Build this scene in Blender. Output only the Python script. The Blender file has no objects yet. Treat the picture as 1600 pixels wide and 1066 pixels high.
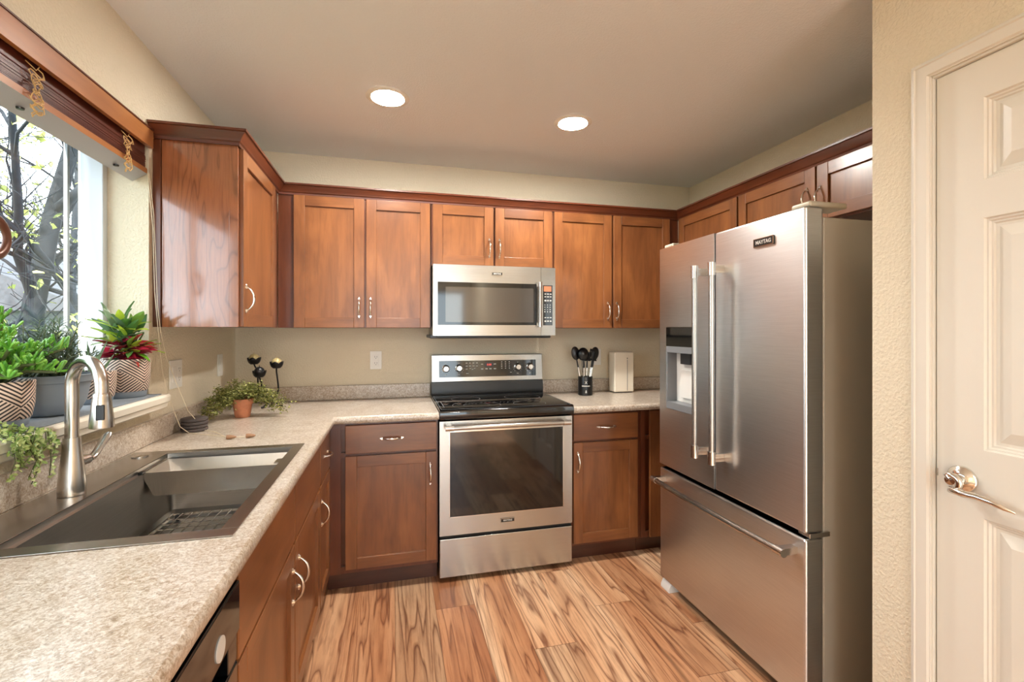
import bpy, bmesh, math, random
from mathutils import Vector, Matrix
PI = math.pi
sc = bpy.context.scene
COL = sc.collection
R = random.Random(7)

# ---------------------------------------------------------------- camera
cd = bpy.data.cameras.new('camera'); cam = bpy.data.objects.new('camera', cd); COL.objects.link(cam)
cam.location = (0, 0, 1.3497)
cam.rotation_euler = (PI/2, 0, -math.radians(14.2343))
cd.sensor_width = 36.0; cd.lens = 36.0*728.4342/1600.0
cd.shift_y = -(533.0-516.3161)/1600.0
cd.clip_start = 0.02; cd.clip_end = 200
sc.camera = cam
# ---------------------------------------------------------------- colour management, world, sun
sc.view_settings.view_transform = 'Standard'; sc.view_settings.look = 'None'
sc.view_settings.gamma = 1.0; sc.view_settings.use_curve_mapping = False
sc.view_settings.exposure = 1.02
try:
    sc.cycles.use_denoising = True
    sc.cycles.max_bounces = 10; sc.cycles.diffuse_bounces = 5; sc.cycles.glossy_bounces = 5
    sc.cycles.transmission_bounces = 6; sc.cycles.transparent_max_bounces = 8
    sc.cycles.sample_clamp_indirect = 6.0; sc.cycles.caustics_reflective = False; sc.cycles.caustics_refractive = False
except Exception: pass
LAMP = 300.0          # radiance of each recessed lamp lens
SKY = 3.4
world = bpy.data.worlds.new('world'); sc.world = world; world.use_nodes = True
wn = world.node_tree; bg = wn.nodes['Background']
bg.inputs['Color'].default_value = (0.80, 0.90, 1.0, 1); bg.inputs['Strength'].default_value = SKY
sun_d = bpy.data.lights.new('sun', 'SUN'); sun_d.energy = 9.0; sun_d.angle = math.radians(1.5); sun_d.color = (1, .95, .86)
sun = bpy.data.objects.new('sun', sun_d); COL.objects.link(sun)
sun.rotation_euler = Vector((0.10, 1.0, -0.72)).to_track_quat('-Z', 'Y').to_euler()

def portal(name, loc, rot, sx, sy):
    l = bpy.data.lights.new(name, 'AREA'); l.shape = 'RECTANGLE'; l.size = sx; l.size_y = sy
    try: l.cycles.is_portal = True
    except Exception: pass
    o = bpy.data.objects.new(name, l); COL.objects.link(o); o.location = loc; o.rotation_euler = rot
portal('window_daylight_portal', (-1.16, 1.26, 1.59), (0, -PI/2, 0), 1.0, 1.70)
portal('added_patio_daylight_portal', (0.275, -3.36, 1.06), (PI/2, 0, 0), 2.1, 2.1)

# ---------------------------------------------------------------- materials
def srgb(r, g, b):
    f = lambda c: (c/255/12.92) if c/255 <= .04045 else ((c/255+.055)/1.055)**2.4
    return (f(r), f(g), f(b), 1)
class NT:
    def __init__(s, name):
        m = bpy.data.materials.new(name); m.use_nodes = True
        s.m = m; s.t = m.node_tree; s.b = s.t.nodes['Principled BSDF']
    def n(s, typ, **kw):
        x = s.t.nodes.new(typ)
        for k, v in kw.items():
            if k.startswith('i_'):
                key = k[2:]; key = int(key) if key.isdigit() else key
                x.inputs[key].default_value = v
            else: setattr(x, k, v)
        return x
    def l(s, a, b): s.t.links.new(a, b)
    def ramp(s, fac, stops, interp='LINEAR'):
        r = s.t.nodes.new('ShaderNodeValToRGB'); r.color_ramp.interpolation = interp
        e = r.color_ramp.elements
        while len(e) < len(stops): e.new(.5)
        for k, (p, c) in enumerate(stops): e[k].position = p; e[k].color = c
        if fac is not None: s.l(fac, r.inputs[0])
        return r.outputs[0]
    def math(s, op, a, b=None, c=None):
        x = s.t.nodes.new('ShaderNodeMath'); x.operation = op
        for k, v in enumerate((a, b, c)):
            if v is None: continue
            if isinstance(v, (int, float)): x.inputs[k].default_value = v
            else: s.l(v, x.inputs[k])
        return x.outputs[0]
    def mix(s, fac, a, b, typ='MIX'):
        x = s.t.nodes.new('ShaderNodeMixRGB'); x.blend_type = typ
        for k, v in enumerate((fac, a, b)):
            if isinstance(v, (int, float)): x.inputs[k].default_value = v
            elif isinstance(v, tuple): x.inputs[k].default_value = v
            else: s.l(v, x.inputs[k])
        return x.outputs[0]
    def coord(s, scale=(1, 1, 1), out='Object', loc=(0, 0, 0)):
        tc = s.t.nodes.new('ShaderNodeTexCoord'); mp = s.t.nodes.new('ShaderNodeMapping')
        mp.inputs['Scale'].default_value = scale; mp.inputs['Location'].default_value = loc
        s.l(tc.outputs[out], mp.inputs[0]); return mp.outputs[0]
    def noise(s, vec, scale, detail=4, rough=.55, dist=0):
        x = s.n('ShaderNodeTexNoise'); x.inputs['Scale'].default_value = scale; x.inputs['Detail'].default_value = detail
        x.inputs['Roughness'].default_value = rough; x.inputs['Distortion'].default_value = dist
        if vec is not None: s.l(vec, x.inputs['Vector'])
        return x
    def bump(s, h, strength=.2, dist=.002):
        x = s.n('ShaderNodeBump'); x.inputs['Strength'].default_value = strength; x.inputs['Distance'].default_value = dist
        s.l(h, x.inputs['Height']); s.l(x.outputs[0], s.b.inputs['Normal']); return x
    def base(s, v):
        if isinstance(v, tuple): s.b.inputs['Base Color'].default_value = v
        else: s.l(v, s.b.inputs['Base Color'])
    def set(s, **kw):
        for k, v in kw.items(): s.b.inputs[k.replace('_', ' ')].default_value = v
def plain(name, col, rough=.5, metal=0, coat=0, noise=0.0, nscale=30):
    m = NT(name); m.set(Roughness=rough, Metallic=metal)
    if coat: m.b.inputs['Coat Weight'].default_value = coat; m.b.inputs['Coat Roughness'].default_value = .08
    if noise:
        n = m.noise(m.coord(), nscale)
        d = tuple(c*(1-noise) for c in col[:3])+(1,); u = tuple(min(1, c*(1+noise)) for c in col[:3])+(1,)
        m.base(m.ramp(n.outputs[0], [(.3, d), (.7, u)]))
    else: m.base(col)
    return m.m
def paint(name, col, bump=.25, scale=90, rough=.85):
    m = NT(name); m.base(col); m.set(Roughness=rough)
    v = m.coord(); n = m.noise(v, scale, 3, .5); n2 = m.noise(v, scale*.35, 2)
    m.bump(m.math('ADD', m.ramp(n.outputs[0], [(.42, (0, 0, 0, 1)), (.62, (1, 1, 1, 1))]), n2.outputs[0]), bump, .003)
    return m.m
def wood(name, axis, light=(154, 98, 56), dark=(112, 66, 36), rough=.30, contrast=1.0, coat=.25):
    m = NT(name); sc_ = [1.0, 1.0, 1.0]; sc_[axis] = .09
    tc = m.coord(tuple(sc_))
    n1 = m.noise(tc, 55, 5, .65, .3)         # fine pores along the grain
    sc2 = [1.0, 1.0, 1.0]; sc2[axis] = .3
    n2 = m.noise(m.coord(tuple(sc2), loc=(3, 7, 1)), 7, 3, .5, .8)      # blotchy stain
    a = m.mix(m.ramp(n2.outputs[0], [(.3, (0, 0, 0, 1)), (.75, (1, 1, 1, 1))]), srgb(*dark), srgb(*light))
    b = m.mix(m.math('MULTIPLY', m.ramp(n1.outputs[0], [(.45, (0, 0, 0, 1)), (.75, (1, 1, 1, 1))]), .38*contrast), a, tuple(c*.45 for c in srgb(*dark)[:3])+(1,))
    m.base(b); m.set(Roughness=rough); m.b.inputs['Coat Weight'].default_value = coat; m.b.inputs['Coat Roughness'].default_value = .2
    m.bump(n1.outputs[0], .03, .001)
    return m.m
M = {}
M['wall'] = paint('wall_paint', srgb(224, 213, 190), .5, 110)
M['ceiling'] = paint('ceiling_paint', srgb(236, 239, 241), .2, 120)
M['wood'] = wood('cabinet_wood', 2); M['wood_x'] = wood('cabinet_wood_across', 0); M['wood_y'] = wood('cabinet_wood_deep', 1)
M['crown_x'] = wood('crown_wood', 0, (112, 56, 32), (78, 38, 22)); M['crown_y'] = wood('crown_wood_deep', 1, (112, 56, 32), (78, 38, 22))
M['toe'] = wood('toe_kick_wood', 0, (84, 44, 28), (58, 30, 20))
M['frame'] = wood('face_frame_wood', 2, (112, 60, 34), (84, 42, 24))
def veneer():
    m = NT('veneer_wood'); tc = m.coord((1.0, 1.0, .16))
    w = m.noise(tc, 5.5, 3, .5, .4)
    s = m.math('FRACT', m.math('MULTIPLY', w.outputs[0], 13))
    lines = m.ramp(s, [(0, (1, 1, 1, 1)), (.12, (.25, .25, .25, 1)), (.5, (0, 0, 0, 1)), (.9, (.3, .3, .3, 1)), (1, (1, 1, 1, 1))])
    f = m.noise(m.coord((1, 1, .05)), 130, 4, .7)
    c = m.mix(m.math('MULTIPLY', lines, .6), srgb(164, 100, 64), srgb(100, 54, 34))
    c = m.mix(m.math('MULTIPLY', m.ramp(f.outputs[0], [(.45, (0, 0, 0, 1)), (.7, (1, 1, 1, 1))]), .4), c, srgb(98, 52, 32))
    m.base(c); m.set(Roughness=.22); m.b.inputs['Coat Weight'].default_value = 1.0; m.b.inputs['Coat Roughness'].default_value = .10; m.b.inputs['Coat IOR'].default_value = 1.7
    return m.m
M['veneer'] = veneer()
def laminate():
    m = NT('speckled_laminate'); v = m.coord()
    n1 = m.noise(v, 190, 4, .7, .6); n2 = m.noise(m.coord(loc=(4, 2, 9)), 95, 5, .7, 1.0); n3 = m.noise(m.coord(loc=(1, 6, 3)), 230, 2, .6); n4 = m.noise(m.coord(loc=(8, 1, 5)), 12, 2)
    c = m.ramp(n2.outputs[0], [(.32, srgb(134, 110, 84)), (.45, srgb(180, 161, 139)), (.55, srgb(207, 195, 180)), (.68, srgb(228, 221, 211))])
    c = m.mix(m.ramp(n1.outputs[0], [(.54, (0, 0, 0, 1)), (.66, (.8, .8, .8, 1))]), c, srgb(142, 110, 80))
    c = m.mix(m.ramp(n1.outputs[0], [(.34, (1, 1, 1, 1)), (.44, (0, 0, 0, 1))]), c, srgb(226, 220, 212))
    c = m.mix(m.ramp(n3.outputs[0], [(.61, (0, 0, 0, 1)), (.70, (.6, .6, .6, 1))]), c, srgb(92, 74, 60))
    c = m.mix(.2, c, m.ramp(n4.outputs[0], [(.35, srgb(160, 140, 118)), (.65, srgb(218, 212, 204))]), 'MIX')
    m.base(c); m.set(Roughness=.30); m.b.inputs['Coat Weight'].default_value = .4; m.b.inputs['Coat Roughness'].default_value = .16
    m.bump(n3.outputs[0], .05, .001)
    return m.m
M['laminate'] = laminate()
def floor_mat():
    m = NT('acacia_plank_floor')
    tc = m.n('ShaderNodeTexCoord'); sep = m.n('ShaderNodeSeparateXYZ'); m.l(tc.outputs['Object'], sep.inputs[0])
    W, L = .190, 1.22
    xs = m.math('DIVIDE', m.math('ADD', sep.outputs[0], 10.063), W)
    ix = m.math('FLOOR', xs); fx = m.math('FRACT', xs)
    wn1 = m.n('ShaderNodeTexWhiteNoise', noise_dimensions='1D'); m.l(ix, wn1.inputs['W'])
    ys = m.math('ADD', m.math('DIVIDE', m.math('ADD', sep.outputs[1], 20.0), L), wn1.outputs['Value'])
    iy = m.math('FLOOR', ys); fy = m.math('FRACT', ys)
    wn2 = m.n('ShaderNodeTexWhiteNoise', noise_dimensions='2D')
    cv = m.n('ShaderNodeCombineXYZ'); m.l(ix, cv.inputs[0]); m.l(iy, cv.inputs[1]); m.l(cv.outputs[0], wn2.inputs['Vector'])
    rnd = wn2.outputs['Value']
    # grain coordinates, shifted per plank
    g = m.n('ShaderNodeCombineXYZ')
    m.l(m.math('ADD', m.math('MULTIPLY', sep.outputs[0], 1.0), m.math('MULTIPLY', rnd, 37.0)), g.inputs[0])
    m.l(m.math('ADD', m.math('MULTIPLY', sep.outputs[1], .075), m.math('MULTIPLY', rnd, 11.0)), g.inputs[1])
    m.l(m.math('MULTIPLY', rnd, 23.0), g.inputs[2])
    n1 = m.noise(g.outputs[0], 8.0, 3, .5, .45)
    band = m.math('FRACT', m.math('MULTIPLY', n1.outputs[0], 10.0))
    lines = m.ramp(band, [(0, (.95, .95, .95, 1)), (.07, (.5, .5, .5, 1)), (.20, (.06, .06, .06, 1)), (.60, (.10, .10, .10, 1)), (.88, (.42, .42, .42, 1)), (1, (.95, .95, .95, 1))])
    g2 = m.n('ShaderNodeCombineXYZ'); m.l(sep.outputs[0], g2.inputs[0]); m.l(m.math('MULTIPLY', sep.outputs[1], .05), g2.inputs[1]); m.l(rnd, g2.inputs[2])
    n2 = m.noise(g2.outputs[0], 90, 4, .7)
    n3 = m.noise(g.outputs[0], 3.2, 2, .5, .6)
    basec = m.ramp(n3.outputs[0], [(.28, srgb(168, 112, 78)), (.42, srgb(198, 144, 104)), (.52, srgb(222, 176, 136)), (.68, srgb(240, 208, 172))])
    c = m.mix(m.math('MULTIPLY', lines, .9), basec, srgb(112, 62, 38))
    c = m.mix(m.math('MULTIPLY', m.ramp(n2.outputs[0], [(.46, (0, 0, 0, 1)), (.70, (1, 1, 1, 1))]), .5), c, srgb(128, 74, 46))
    tone = m.ramp(rnd, [(0, (.62, .55, .50, 1)), (.3, (.92, .87, .83, 1)), (.6, (1.0, .97, .95, 1)), (1, (1.06, 1.06, 1.06, 1))])
    c = m.mix(1.0, c, tone, 'MULTIPLY')
    n4 = m.noise(g.outputs[0], 11, 2, .5, .2)
    c = m.mix(m.math('MULTIPLY', m.ramp(n4.outputs[0], [(.70, (0, 0, 0, 1)), (.76, (1, 1, 1, 1))]), .8), c, srgb(58, 32, 20))
    ex = m.math('MINIMUM', fx, m.math('SUBTRACT', 1.0, fx)); ey = m.math('MINIMUM', fy, m.math('SUBTRACT', 1.0, fy))
    seam = m.math('MAXIMUM', m.math('LESS_THAN', ex, .006), m.math('LESS_THAN', ey, .0012))
    c = m.mix(m.math('MULTIPLY', seam, .6), c, srgb(80, 44, 26))
    m.base(c); m.set(Roughness=.36)
    m.bump(n2.outputs[0], .06, .001)
    return m.m
M['floor'] = floor_mat()
def steel(name, col=(.60, .585, .555), rough=.27, aniso=.75, tangent=(0, 0, 1)):
    m = NT(name); m.set(Metallic=1.0, Roughness=rough, Anisotropic=aniso)
    t = m.n('ShaderNodeCombineXYZ')
    for k in range(3): t.inputs[k].default_value = tangent[k]
    m.l(t.outputs[0], m.b.inputs['Tangent'])
    sca = [3.0, 3.0, 3.0]
    k = [i for i in range(3) if tangent[i]][0]; sca[k] = 260.0
    n = m.noise(m.coord(tuple(sca)), 3.0, 2, .5)
    a = tuple(c*.93 for c in col)+(1,); b = tuple(min(1, c*1.05) for c in col)+(1,)
    m.base(m.ramp(n.outputs[0], [(.3, a), (.7, b)]))
    return m.m
M['steel'] = steel('brushed_steel', (.47, .455, .425), .27, .65); M['steel_f'] = steel('refrigerator_steel', (.72, .725, .73), .31, .75)
M['steel_side'] = plain('painted_side_steel', srgb(176, 168, 154), .36, .15)
M['steel_deck'] = steel('sink_steel', (.50, .48, .45), .26, .6, (1, 0, 0))
M['steel_bowl'] = steel('bowl_steel', (.50, .48, .45), .30, .4)
M['nickel'] = plain('brushed_nickel', (.60, .57, .53, 1), .24, 1)
M['chrome'] = plain('polished_nickel', (.78, .74, .68, 1), .14, 1)
M['black_glass'] = plain('black_glass', srgb(9, 9, 10), .05, 0, .6)
M['mw_glass'] = plain('microwave_glass', (.10, .09, .08, 1), .06, .6, .5)
M['black'] = plain('black_plastic', srgb(16, 16, 17), .32)
M['gap'] = plain('dark_gap', srgb(8, 7, 7), .7)
M['cover'] = plain('beige_cover', srgb(190, 180, 160), .4, .2); M['ring'] = plain('printed_ring', srgb(104, 104, 106), .4); M['grey'] = plain('grey_plastic', srgb(120, 122, 125), .4)
M['dark_grey'] = plain('charcoal_plastic', srgb(46, 47, 50), .35)
M['white'] = plain('white_plastic', srgb(232, 230, 224), .35)
M['vinyl'] = plain('white_vinyl', srgb(208, 215, 222), .4)
M['mark'] = plain('white_marking', srgb(214, 212, 206), .5)
M['offwhite'] = NT('door_paint')
def doorpaint():
    m = NT('painted_door'); m.base(srgb(222, 216, 204)); m.set(Roughness=.42)
    n = m.noise(m.coord((1, 1, .05)), 160, 3, .6); m.bump(n.outputs[0], .12, .001); return m.m
M['offwhite'] = doorpaint()
M['sill'] = plain('sill_paint', srgb(236, 228, 212), .35)
M['lens'] = NT('lamp_lens')
def lens():
    m = NT('lamp_lens_glow'); m.base((1, 1, 1, 1))
    m.b.inputs['Emission Color'].default_value = (1.0, .96, .89, 1); m.b.inputs['Emission Strength'].default_value = LAMP; return m.m
M['lens'] = lens()
M['trim_ring'] = plain('lamp_trim', srgb(240, 236, 226), .4)
M['blind'] = wood('blind_wood', 1, (112, 54, 38), (76, 34, 26), .35); M['valance'] = wood('valance_wood', 1, (186, 124, 70), (158, 98, 52), .35, .6)
M['rail_sky_sheen'] = plain('rail_underside_sky_sheen', srgb(176, 178, 184), .3)  # sky reflection on the wooden rail, painted in as pale blue-grey
M['headrail'] = plain('metal_headrail', srgb(176, 190, 206), .35, .3); M['cord'] = plain('cord_cotton', srgb(226, 214, 188), .8); M['gold_cord'] = plain('tan_cord', srgb(206, 168, 112), .7)
M['tassel'] = plain('tassel_wood', srgb(150, 112, 82), .5)
M['terracotta'] = plain('terracotta', srgb(196, 128, 96), .8, 0, 0, .12)
M['pot_grey'] = plain('grey_pot', srgb(136, 146, 156), .5)
M['soil'] = plain('potting_soil', srgb(44, 34, 28), .95, 0, 0, .4, 80)
M['iron'] = plain('black_iron', srgb(24, 21, 20), .45, .5)
M['slate'] = plain('slate_coaster', srgb(78, 70, 68), .6, 0, 0, .15, 60)
M['mat'] = plain('grey_mat', srgb(120, 126, 132), .8, 0, 0, .15, 150)
def ridged(name, c):
    return plain(name, c, .4)
M['gourd'] = ridged('cream_ornament', srgb(206, 186, 132)); M['gourd_dark'] = ridged('dark_ornament', srgb(24, 24, 26))
M['red'] = NT('led'); 
def led():
    m = NT('red_display_digits'); m.base((.1, 0, 0, 1)); m.b.inputs['Emission Color'].default_value = (1, .12, .08, 1); m.b.inputs['Emission Strength'].default_value = .8; return m.m
M['red'] = led()
def ledo():
    m = NT('orange_display'); m.base((.25, .06, .03, 1)); m.b.inputs['Emission Color'].default_value = (1, .34, .14, 1); m.b.inputs['Emission Strength'].default_value = .35; return m.m
M['orange'] = ledo()
def glass(name='window_glass'):
    m = bpy.data.materials.new(name); m.use_nodes = True; t = m.node_tree; t.nodes.clear()
    o = t.nodes.new('ShaderNodeOutputMaterial'); mx = t.nodes.new('ShaderNodeMixShader'); a = t.nodes.new('ShaderNodeBsdfTransparent'); b = t.nodes.new('ShaderNodeBsdfGlossy')
    a.inputs[0].default_value = (.96, .98, .97, 1); b.inputs['Roughness'].default_value = .01
    lw = t.nodes.new('ShaderNodeLayerWeight'); pw = t.nodes.new('ShaderNodeMath'); pw.operation = 'POWER'; pw.inputs[1].default_value = 5.0
    ma = t.nodes.new('ShaderNodeMath'); ma.operation = 'MULTIPLY_ADD'; ma.inputs[1].default_value = .9; ma.inputs[2].default_value = .035
    t.links.new(lw.outputs['Facing'], pw.inputs[0]); t.links.new(pw.outputs[0], ma.inputs[0]); t.links.new(ma.outputs[0], mx.inputs[0]); t.links.new(a.outputs[0], mx.inputs[1]); t.links.new(b.outputs[0], mx.inputs[2]); t.links.new(mx.outputs[0], o.inputs[0])
    return m
M['glass'] = glass()
def leafmat(name, cols, rough=.4, trans=.25):
    m = NT(name); g = m.n('ShaderNodeNewGeometry')
    st = [(i/max(1, len(cols)-1), srgb(*c)) for i, c in enumerate(cols)]
    c = m.ramp(g.outputs['Random Per Island'], st); m.base(c); m.set(Roughness=rough)
    out = m.t.nodes['Material Output']; tr = m.n('ShaderNodeBsdfTranslucent'); m.l(c, tr.inputs[0])
    mx = m.n('ShaderNodeMixShader'); mx.inputs[0].default_value = trans
    m.l(m.b.outputs[0], mx.inputs[1]); m.l(tr.outputs[0], mx.inputs[2]); m.l(mx.outputs[0], out.inputs[0])
    return m.m
M['leaf_succ'] = leafmat('succulent_leaf', [(74, 138, 40), (112, 176, 58), (146, 200, 84), (84, 148, 64)], .3, .1)
M['leaf_fine'] = leafmat('fine_dark_leaf', [(70, 86, 62), (104, 120, 98), (130, 144, 126), (82, 108, 70)], .5)
M['leaf_croton'] = leafmat('croton_green_leaf', [(104, 166, 44), (182, 200, 62), (84, 130, 58), (70, 104, 78), (136, 152, 116)], .28)
M['leaf_red'] = leafmat('croton_red_leaf', [(150, 32, 56), (180, 44, 64), (92, 30, 52), (206, 62, 50), (60, 52, 56)], .28)
M['leaf_grass'] = leafmat('grassy_leaf', [(92, 120, 84), (118, 142, 108)], .4)
M['leaf_fern'] = leafmat('fern_leaf', [(92, 102, 48), (150, 152, 80), (186, 184, 116), (112, 120, 58)], .5)
M['leaf_trail'] = leafmat('trailing_leaf', [(128, 170, 78), (188, 206, 130), (214, 220, 160), (104, 150, 66)], .45)
M['leaf_tree'] = leafmat('tree_leaf', [(150, 158, 80), (196, 196, 118), (120, 134, 66), (214, 208, 150)], .5, .45)
M['stem'] = plain('green_stem', srgb(84, 92, 52), .6)
M['fern_stem'] = plain('fern_stem', srgb(40, 30, 24), .6)
M['bark'] = plain('tree_bark', srgb(24, 29, 37), .9, 0, 0, .3, 14)
M['siding'] = NT('s')
def siding():
    m = NT('house_siding'); tc = m.n('ShaderNodeTexCoord'); sep = m.n('ShaderNodeSeparateXYZ'); m.l(tc.outputs['Object'], sep.inputs[0])
    f = m.math('FRACT', m.math('MULTIPLY', sep.outputs[2], 6.0))
    m.base(m.ramp(f, [(0, srgb(70, 74, 80)), (.12, srgb(118, 122, 126)), (1, srgb(128, 131, 134))])); m.set(Roughness=.7); m.bump(f, .4, .02); return m.m
M['siding'] = siding()
M['roof'] = plain('roof_shingles', srgb(70, 72, 78), .9, 0, 0, .2, 9)
M['grass'] = plain('lawn', srgb(84, 90, 62), .95, 0, 0, .3, 4)
def zigzag(name, freq=12.5, n=3.0, h=.13):
    m = NT(name); tc = m.n('ShaderNodeTexCoord'); sep = m.n('ShaderNodeSeparateXYZ'); m.l(tc.outputs['Object'], sep.inputs[0])
    ang = m.math('ARCTAN2', sep.outputs[1], sep.outputs[0])
    a = m.math('FRACT', m.math('ADD', m.math('MULTIPLY', ang, n/(2*PI)), 10.15))
    tri = m.math('ABSOLUTE', m.math('SUBTRACT', m.math('MULTIPLY', a, 2.0), 1.0))      # 0..1..0
    z = m.math('DIVIDE', sep.outputs[2], h)
    up = m.math('GREATER_THAN', z, m.math('ADD', m.math('MULTIPLY', m.math('SUBTRACT', 1.0, tri), .42), .36))
    sgn = m.math('SUBTRACT', m.math('MULTIPLY', up, 2.0), 1.0)
    ph = m.math('FRACT', m.math('MULTIPLY', m.math('ADD', z, m.math('MULTIPLY', m.math('MULTIPLY', tri, sgn), .42)), freq))
    st = m.math('GREATER_THAN', ph, .46)
    m.base(m.mix(st, srgb(40, 30, 30), srgb(222, 198, 180))); m.set(Roughness=.6); return m.m
M['zig'] = zigzag('zigzag_pot')
M['ring_wood'] = plain('copper_ring', srgb(96, 58, 42), .35, .3)
M['cream_box'] = plain('cream_casing', srgb(232, 222, 204), .35)

# ---------------------------------------------------------------- mesh helpers
class MB:
    def __init__(s): s.v = []; s.f = []; s.m = []; s.mats = []
    def mi(s, mat):
        mat = M[mat] if isinstance(mat, str) else mat
        if mat not in s.mats: s.mats.append(mat)
        return s.mats.index(mat)
    def add(s, vs, fs, mat):
        b = len(s.v); s.v += [tuple(p) for p in vs]; k = s.mi(mat)
        for f in fs: s.f.append([b+i for i in f]); s.m.append(k)
        return s
    def box(s, x0, x1, y0, y1, z0, z1, mat, T=None):
        vs = [(x, y, z) for x in (x0, x1) for y in (y0, y1) for z in (z0, z1)]
        if T: vs = [T(*p) for p in vs]
        return s.add(vs, [(0, 1, 3, 2), (4, 6, 7, 5), (0, 4, 5, 1), (2, 3, 7, 6), (0, 2, 6, 4), (1, 5, 7, 3)], mat)
    def tube(s, path, r, mat, seg=10, caps=True, flat=None):
        P = [Vector(p) for p in path]; n = len(P); vs = []; fs = []; up = None
        for i in range(n):
            t = (P[min(i+1, n-1)]-P[max(i-1, 0)])
            t = t.normalized() if t.length > 1e-9 else Vector((0, 0, 1))
            if up is None: up = Vector((0, 0, 1)) if abs(t.z) < .9 else Vector((1, 0, 0))
            x = up-t*up.dot(t)
            x = x.normalized() if x.length > 1e-6 else t.orthogonal().normalized()
            y = t.cross(x); up = x
            rr = r[i] if isinstance(r, (list, tuple)) else r
            ry = rr*(flat if flat else 1)
            for k in range(seg):
                a = 2*PI*k/seg; vs.append(P[i]+x*(math.cos(a)*ry)+y*(math.sin(a)*rr))
        for i in range(n-1):
            for k in range(seg):
                k2 = (k+1) % seg; fs.append((i*seg+k, i*seg+k2, (i+1)*seg+k2, (i+1)*seg+k))
        if caps: fs.append(tuple(range(seg))[::-1]); fs.append(tuple((n-1)*seg+k for k in range(seg)))
        return s.add(vs, fs, mat)
    def lathe(s, prof, c, mat, seg=32, axis='z', close=False, ridges=0, amp=0):
        vs = []; fs = []; n = len(prof); c = Vector(c)
        for (r, h) in prof:
            for k in range(seg):
                a = 2*PI*k/seg; rr = r*(1-amp*abs(math.sin(a*ridges/2))**.6) if ridges else r
                p = {'z': (rr*math.cos(a), rr*math.sin(a), h), 'x': (h, rr*math.cos(a), rr*math.sin(a)), 'y': (rr*math.cos(a), h, rr*math.sin(a))}[axis]
                vs.append(c+Vector(p))
        for i in range(n-1 if not close else n):
            j = (i+1) % n
            for k in range(seg):
                k2 = (k+1) % seg; fs.append((i*seg+k, i*seg+k2, j*seg+k2, j*seg+k))
        if not close:
            if prof[0][0] > 1e-6: fs.append(tuple(range(seg))[::-1])
            if prof[-1][0] > 1e-6: fs.append(tuple((n-1)*seg+k for k in range(seg)))
        return s.add(vs, fs, mat)
    def sweep(s, path, prof, mat_fn, z=0):
        """closed profile [(out, z)] along a plan polyline; out = to the right of travel"""
        P = [Vector((p[0], p[1])) for p in path]; n = len(P); off = []
        for i in range(n):
            d0 = (P[i]-P[i-1]).normalized() if i else (P[1]-P[0]).normalized()
            d1 = (P[i+1]-P[i]).normalized() if i < n-1 else d0
            n0 = Vector((d0.y, -d0.x)); n1 = Vector((d1.y, -d1.x)); m = (n0+n1)
            m = m/ (m.dot(n0)) if m.length > 1e-6 else n0
            off.append(m)
        k = len(prof)
        for i in range(n-1):
            vs = []
            for j in (i, i+1):
                for (o, h) in prof: q = P[j]+off[j]*o; vs.append((q.x, q.y, h+z))
            fs = [(a, (a+1) % k, k+(a+1) % k, k+a) for a in range(k)]
            if i == 0: fs.append(tuple(range(k))[::-1])
            if i == n-2: fs.append(tuple(k+a for a in range(k)))
            s.add(vs, fs, mat_fn(i))
        return s
    def leaf(s, base, d, up, L, W, mat, seg=4, curl=.3, cup=.0, fold=.15):
        d = Vector(d).normalized(); up = Vector(up); side = d.cross(up)
        if side.length < 1e-4: side = d.orthogonal()
        side.normalize(); nrm = side.cross(d); p = Vector(base); vs = []; fs = []
        for i in range(seg+1):
            t = i/seg; w = W*math.sin(PI*min(1, .08+t*.92))**.8 if i < seg else W*.06
            a = -curl*t; dd = d*math.cos(a)+nrm*math.sin(a)
            if i: p = p+dd*(L/seg)
            vs += [p+side*w*.5+nrm*W*fold, p, p-side*w*.5+nrm*W*fold]
        for i in range(seg):
            a = i*3; fs += [(a, a+1, a+4, a+3), (a+1, a+2, a+5, a+4)]
        return s.add(vs, fs, mat)
    def text(s, body, size, mat, T, extrude=.0008, align='CENTER', bold=0.0):
        c = bpy.data.curves.new('t', 'FONT'); c.body = body; c.size = size; c.extrude = extrude; c.align_x = align; c.align_y = 'CENTER'; c.offset = bold; c.resolution_u = 3
        o = bpy.data.objects.new('t', c); COL.objects.link(o)
        dg = bpy.context.evaluated_depsgraph_get(); ev = o.evaluated_get(dg); me = ev.to_mesh()
        vs = [T(v.co.x, v.co.y, v.co.z) for v in me.vertices]; fs = [tuple(p.vertices) for p in me.polygons]
        ev.to_mesh_clear(); bpy.data.objects.remove(o); bpy.data.curves.remove(c)
        return s.add(vs, fs, mat)
ORG = {}
def build(name, mb, parent=None, bevel=0, seg=2, org=None, ang=38, recalc=True):
    if parent is not None: o0 = ORG[parent.name]
    else: o0 = Vector(org) if org else Vector((0, 0, 0))
    me = bpy.data.meshes.new(name)
    me.from_pydata([(p[0]-o0.x, p[1]-o0.y, p[2]-o0.z) for p in mb.v], [], mb.f)
    for m in mb.mats: me.materials.append(m)
    me.polygons.foreach_set('material_index', mb.m)
    if recalc:
        bm = bmesh.new(); bm.from_mesh(me); bmesh.ops.recalc_face_normals(bm, faces=bm.faces); bm.to_mesh(me); bm.free()
    me.polygons.foreach_set('use_smooth', [True]*len(me.polygons))
    me.set_sharp_from_angle(angle=math.radians(ang)); me.update()
    o = bpy.data.objects.new(name, me); COL.objects.link(o)
    if parent is not None: o.parent = parent
    else: o.location = o0
    ORG[o.name] = o0
    if bevel:
        b = o.modifiers.new('bevel', 'BEVEL'); b.width = bevel; b.segments = seg; b.limit_method = 'ANGLE'; b.angle_limit = math.radians(35); b.harden_normals = True
    return o
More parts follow.
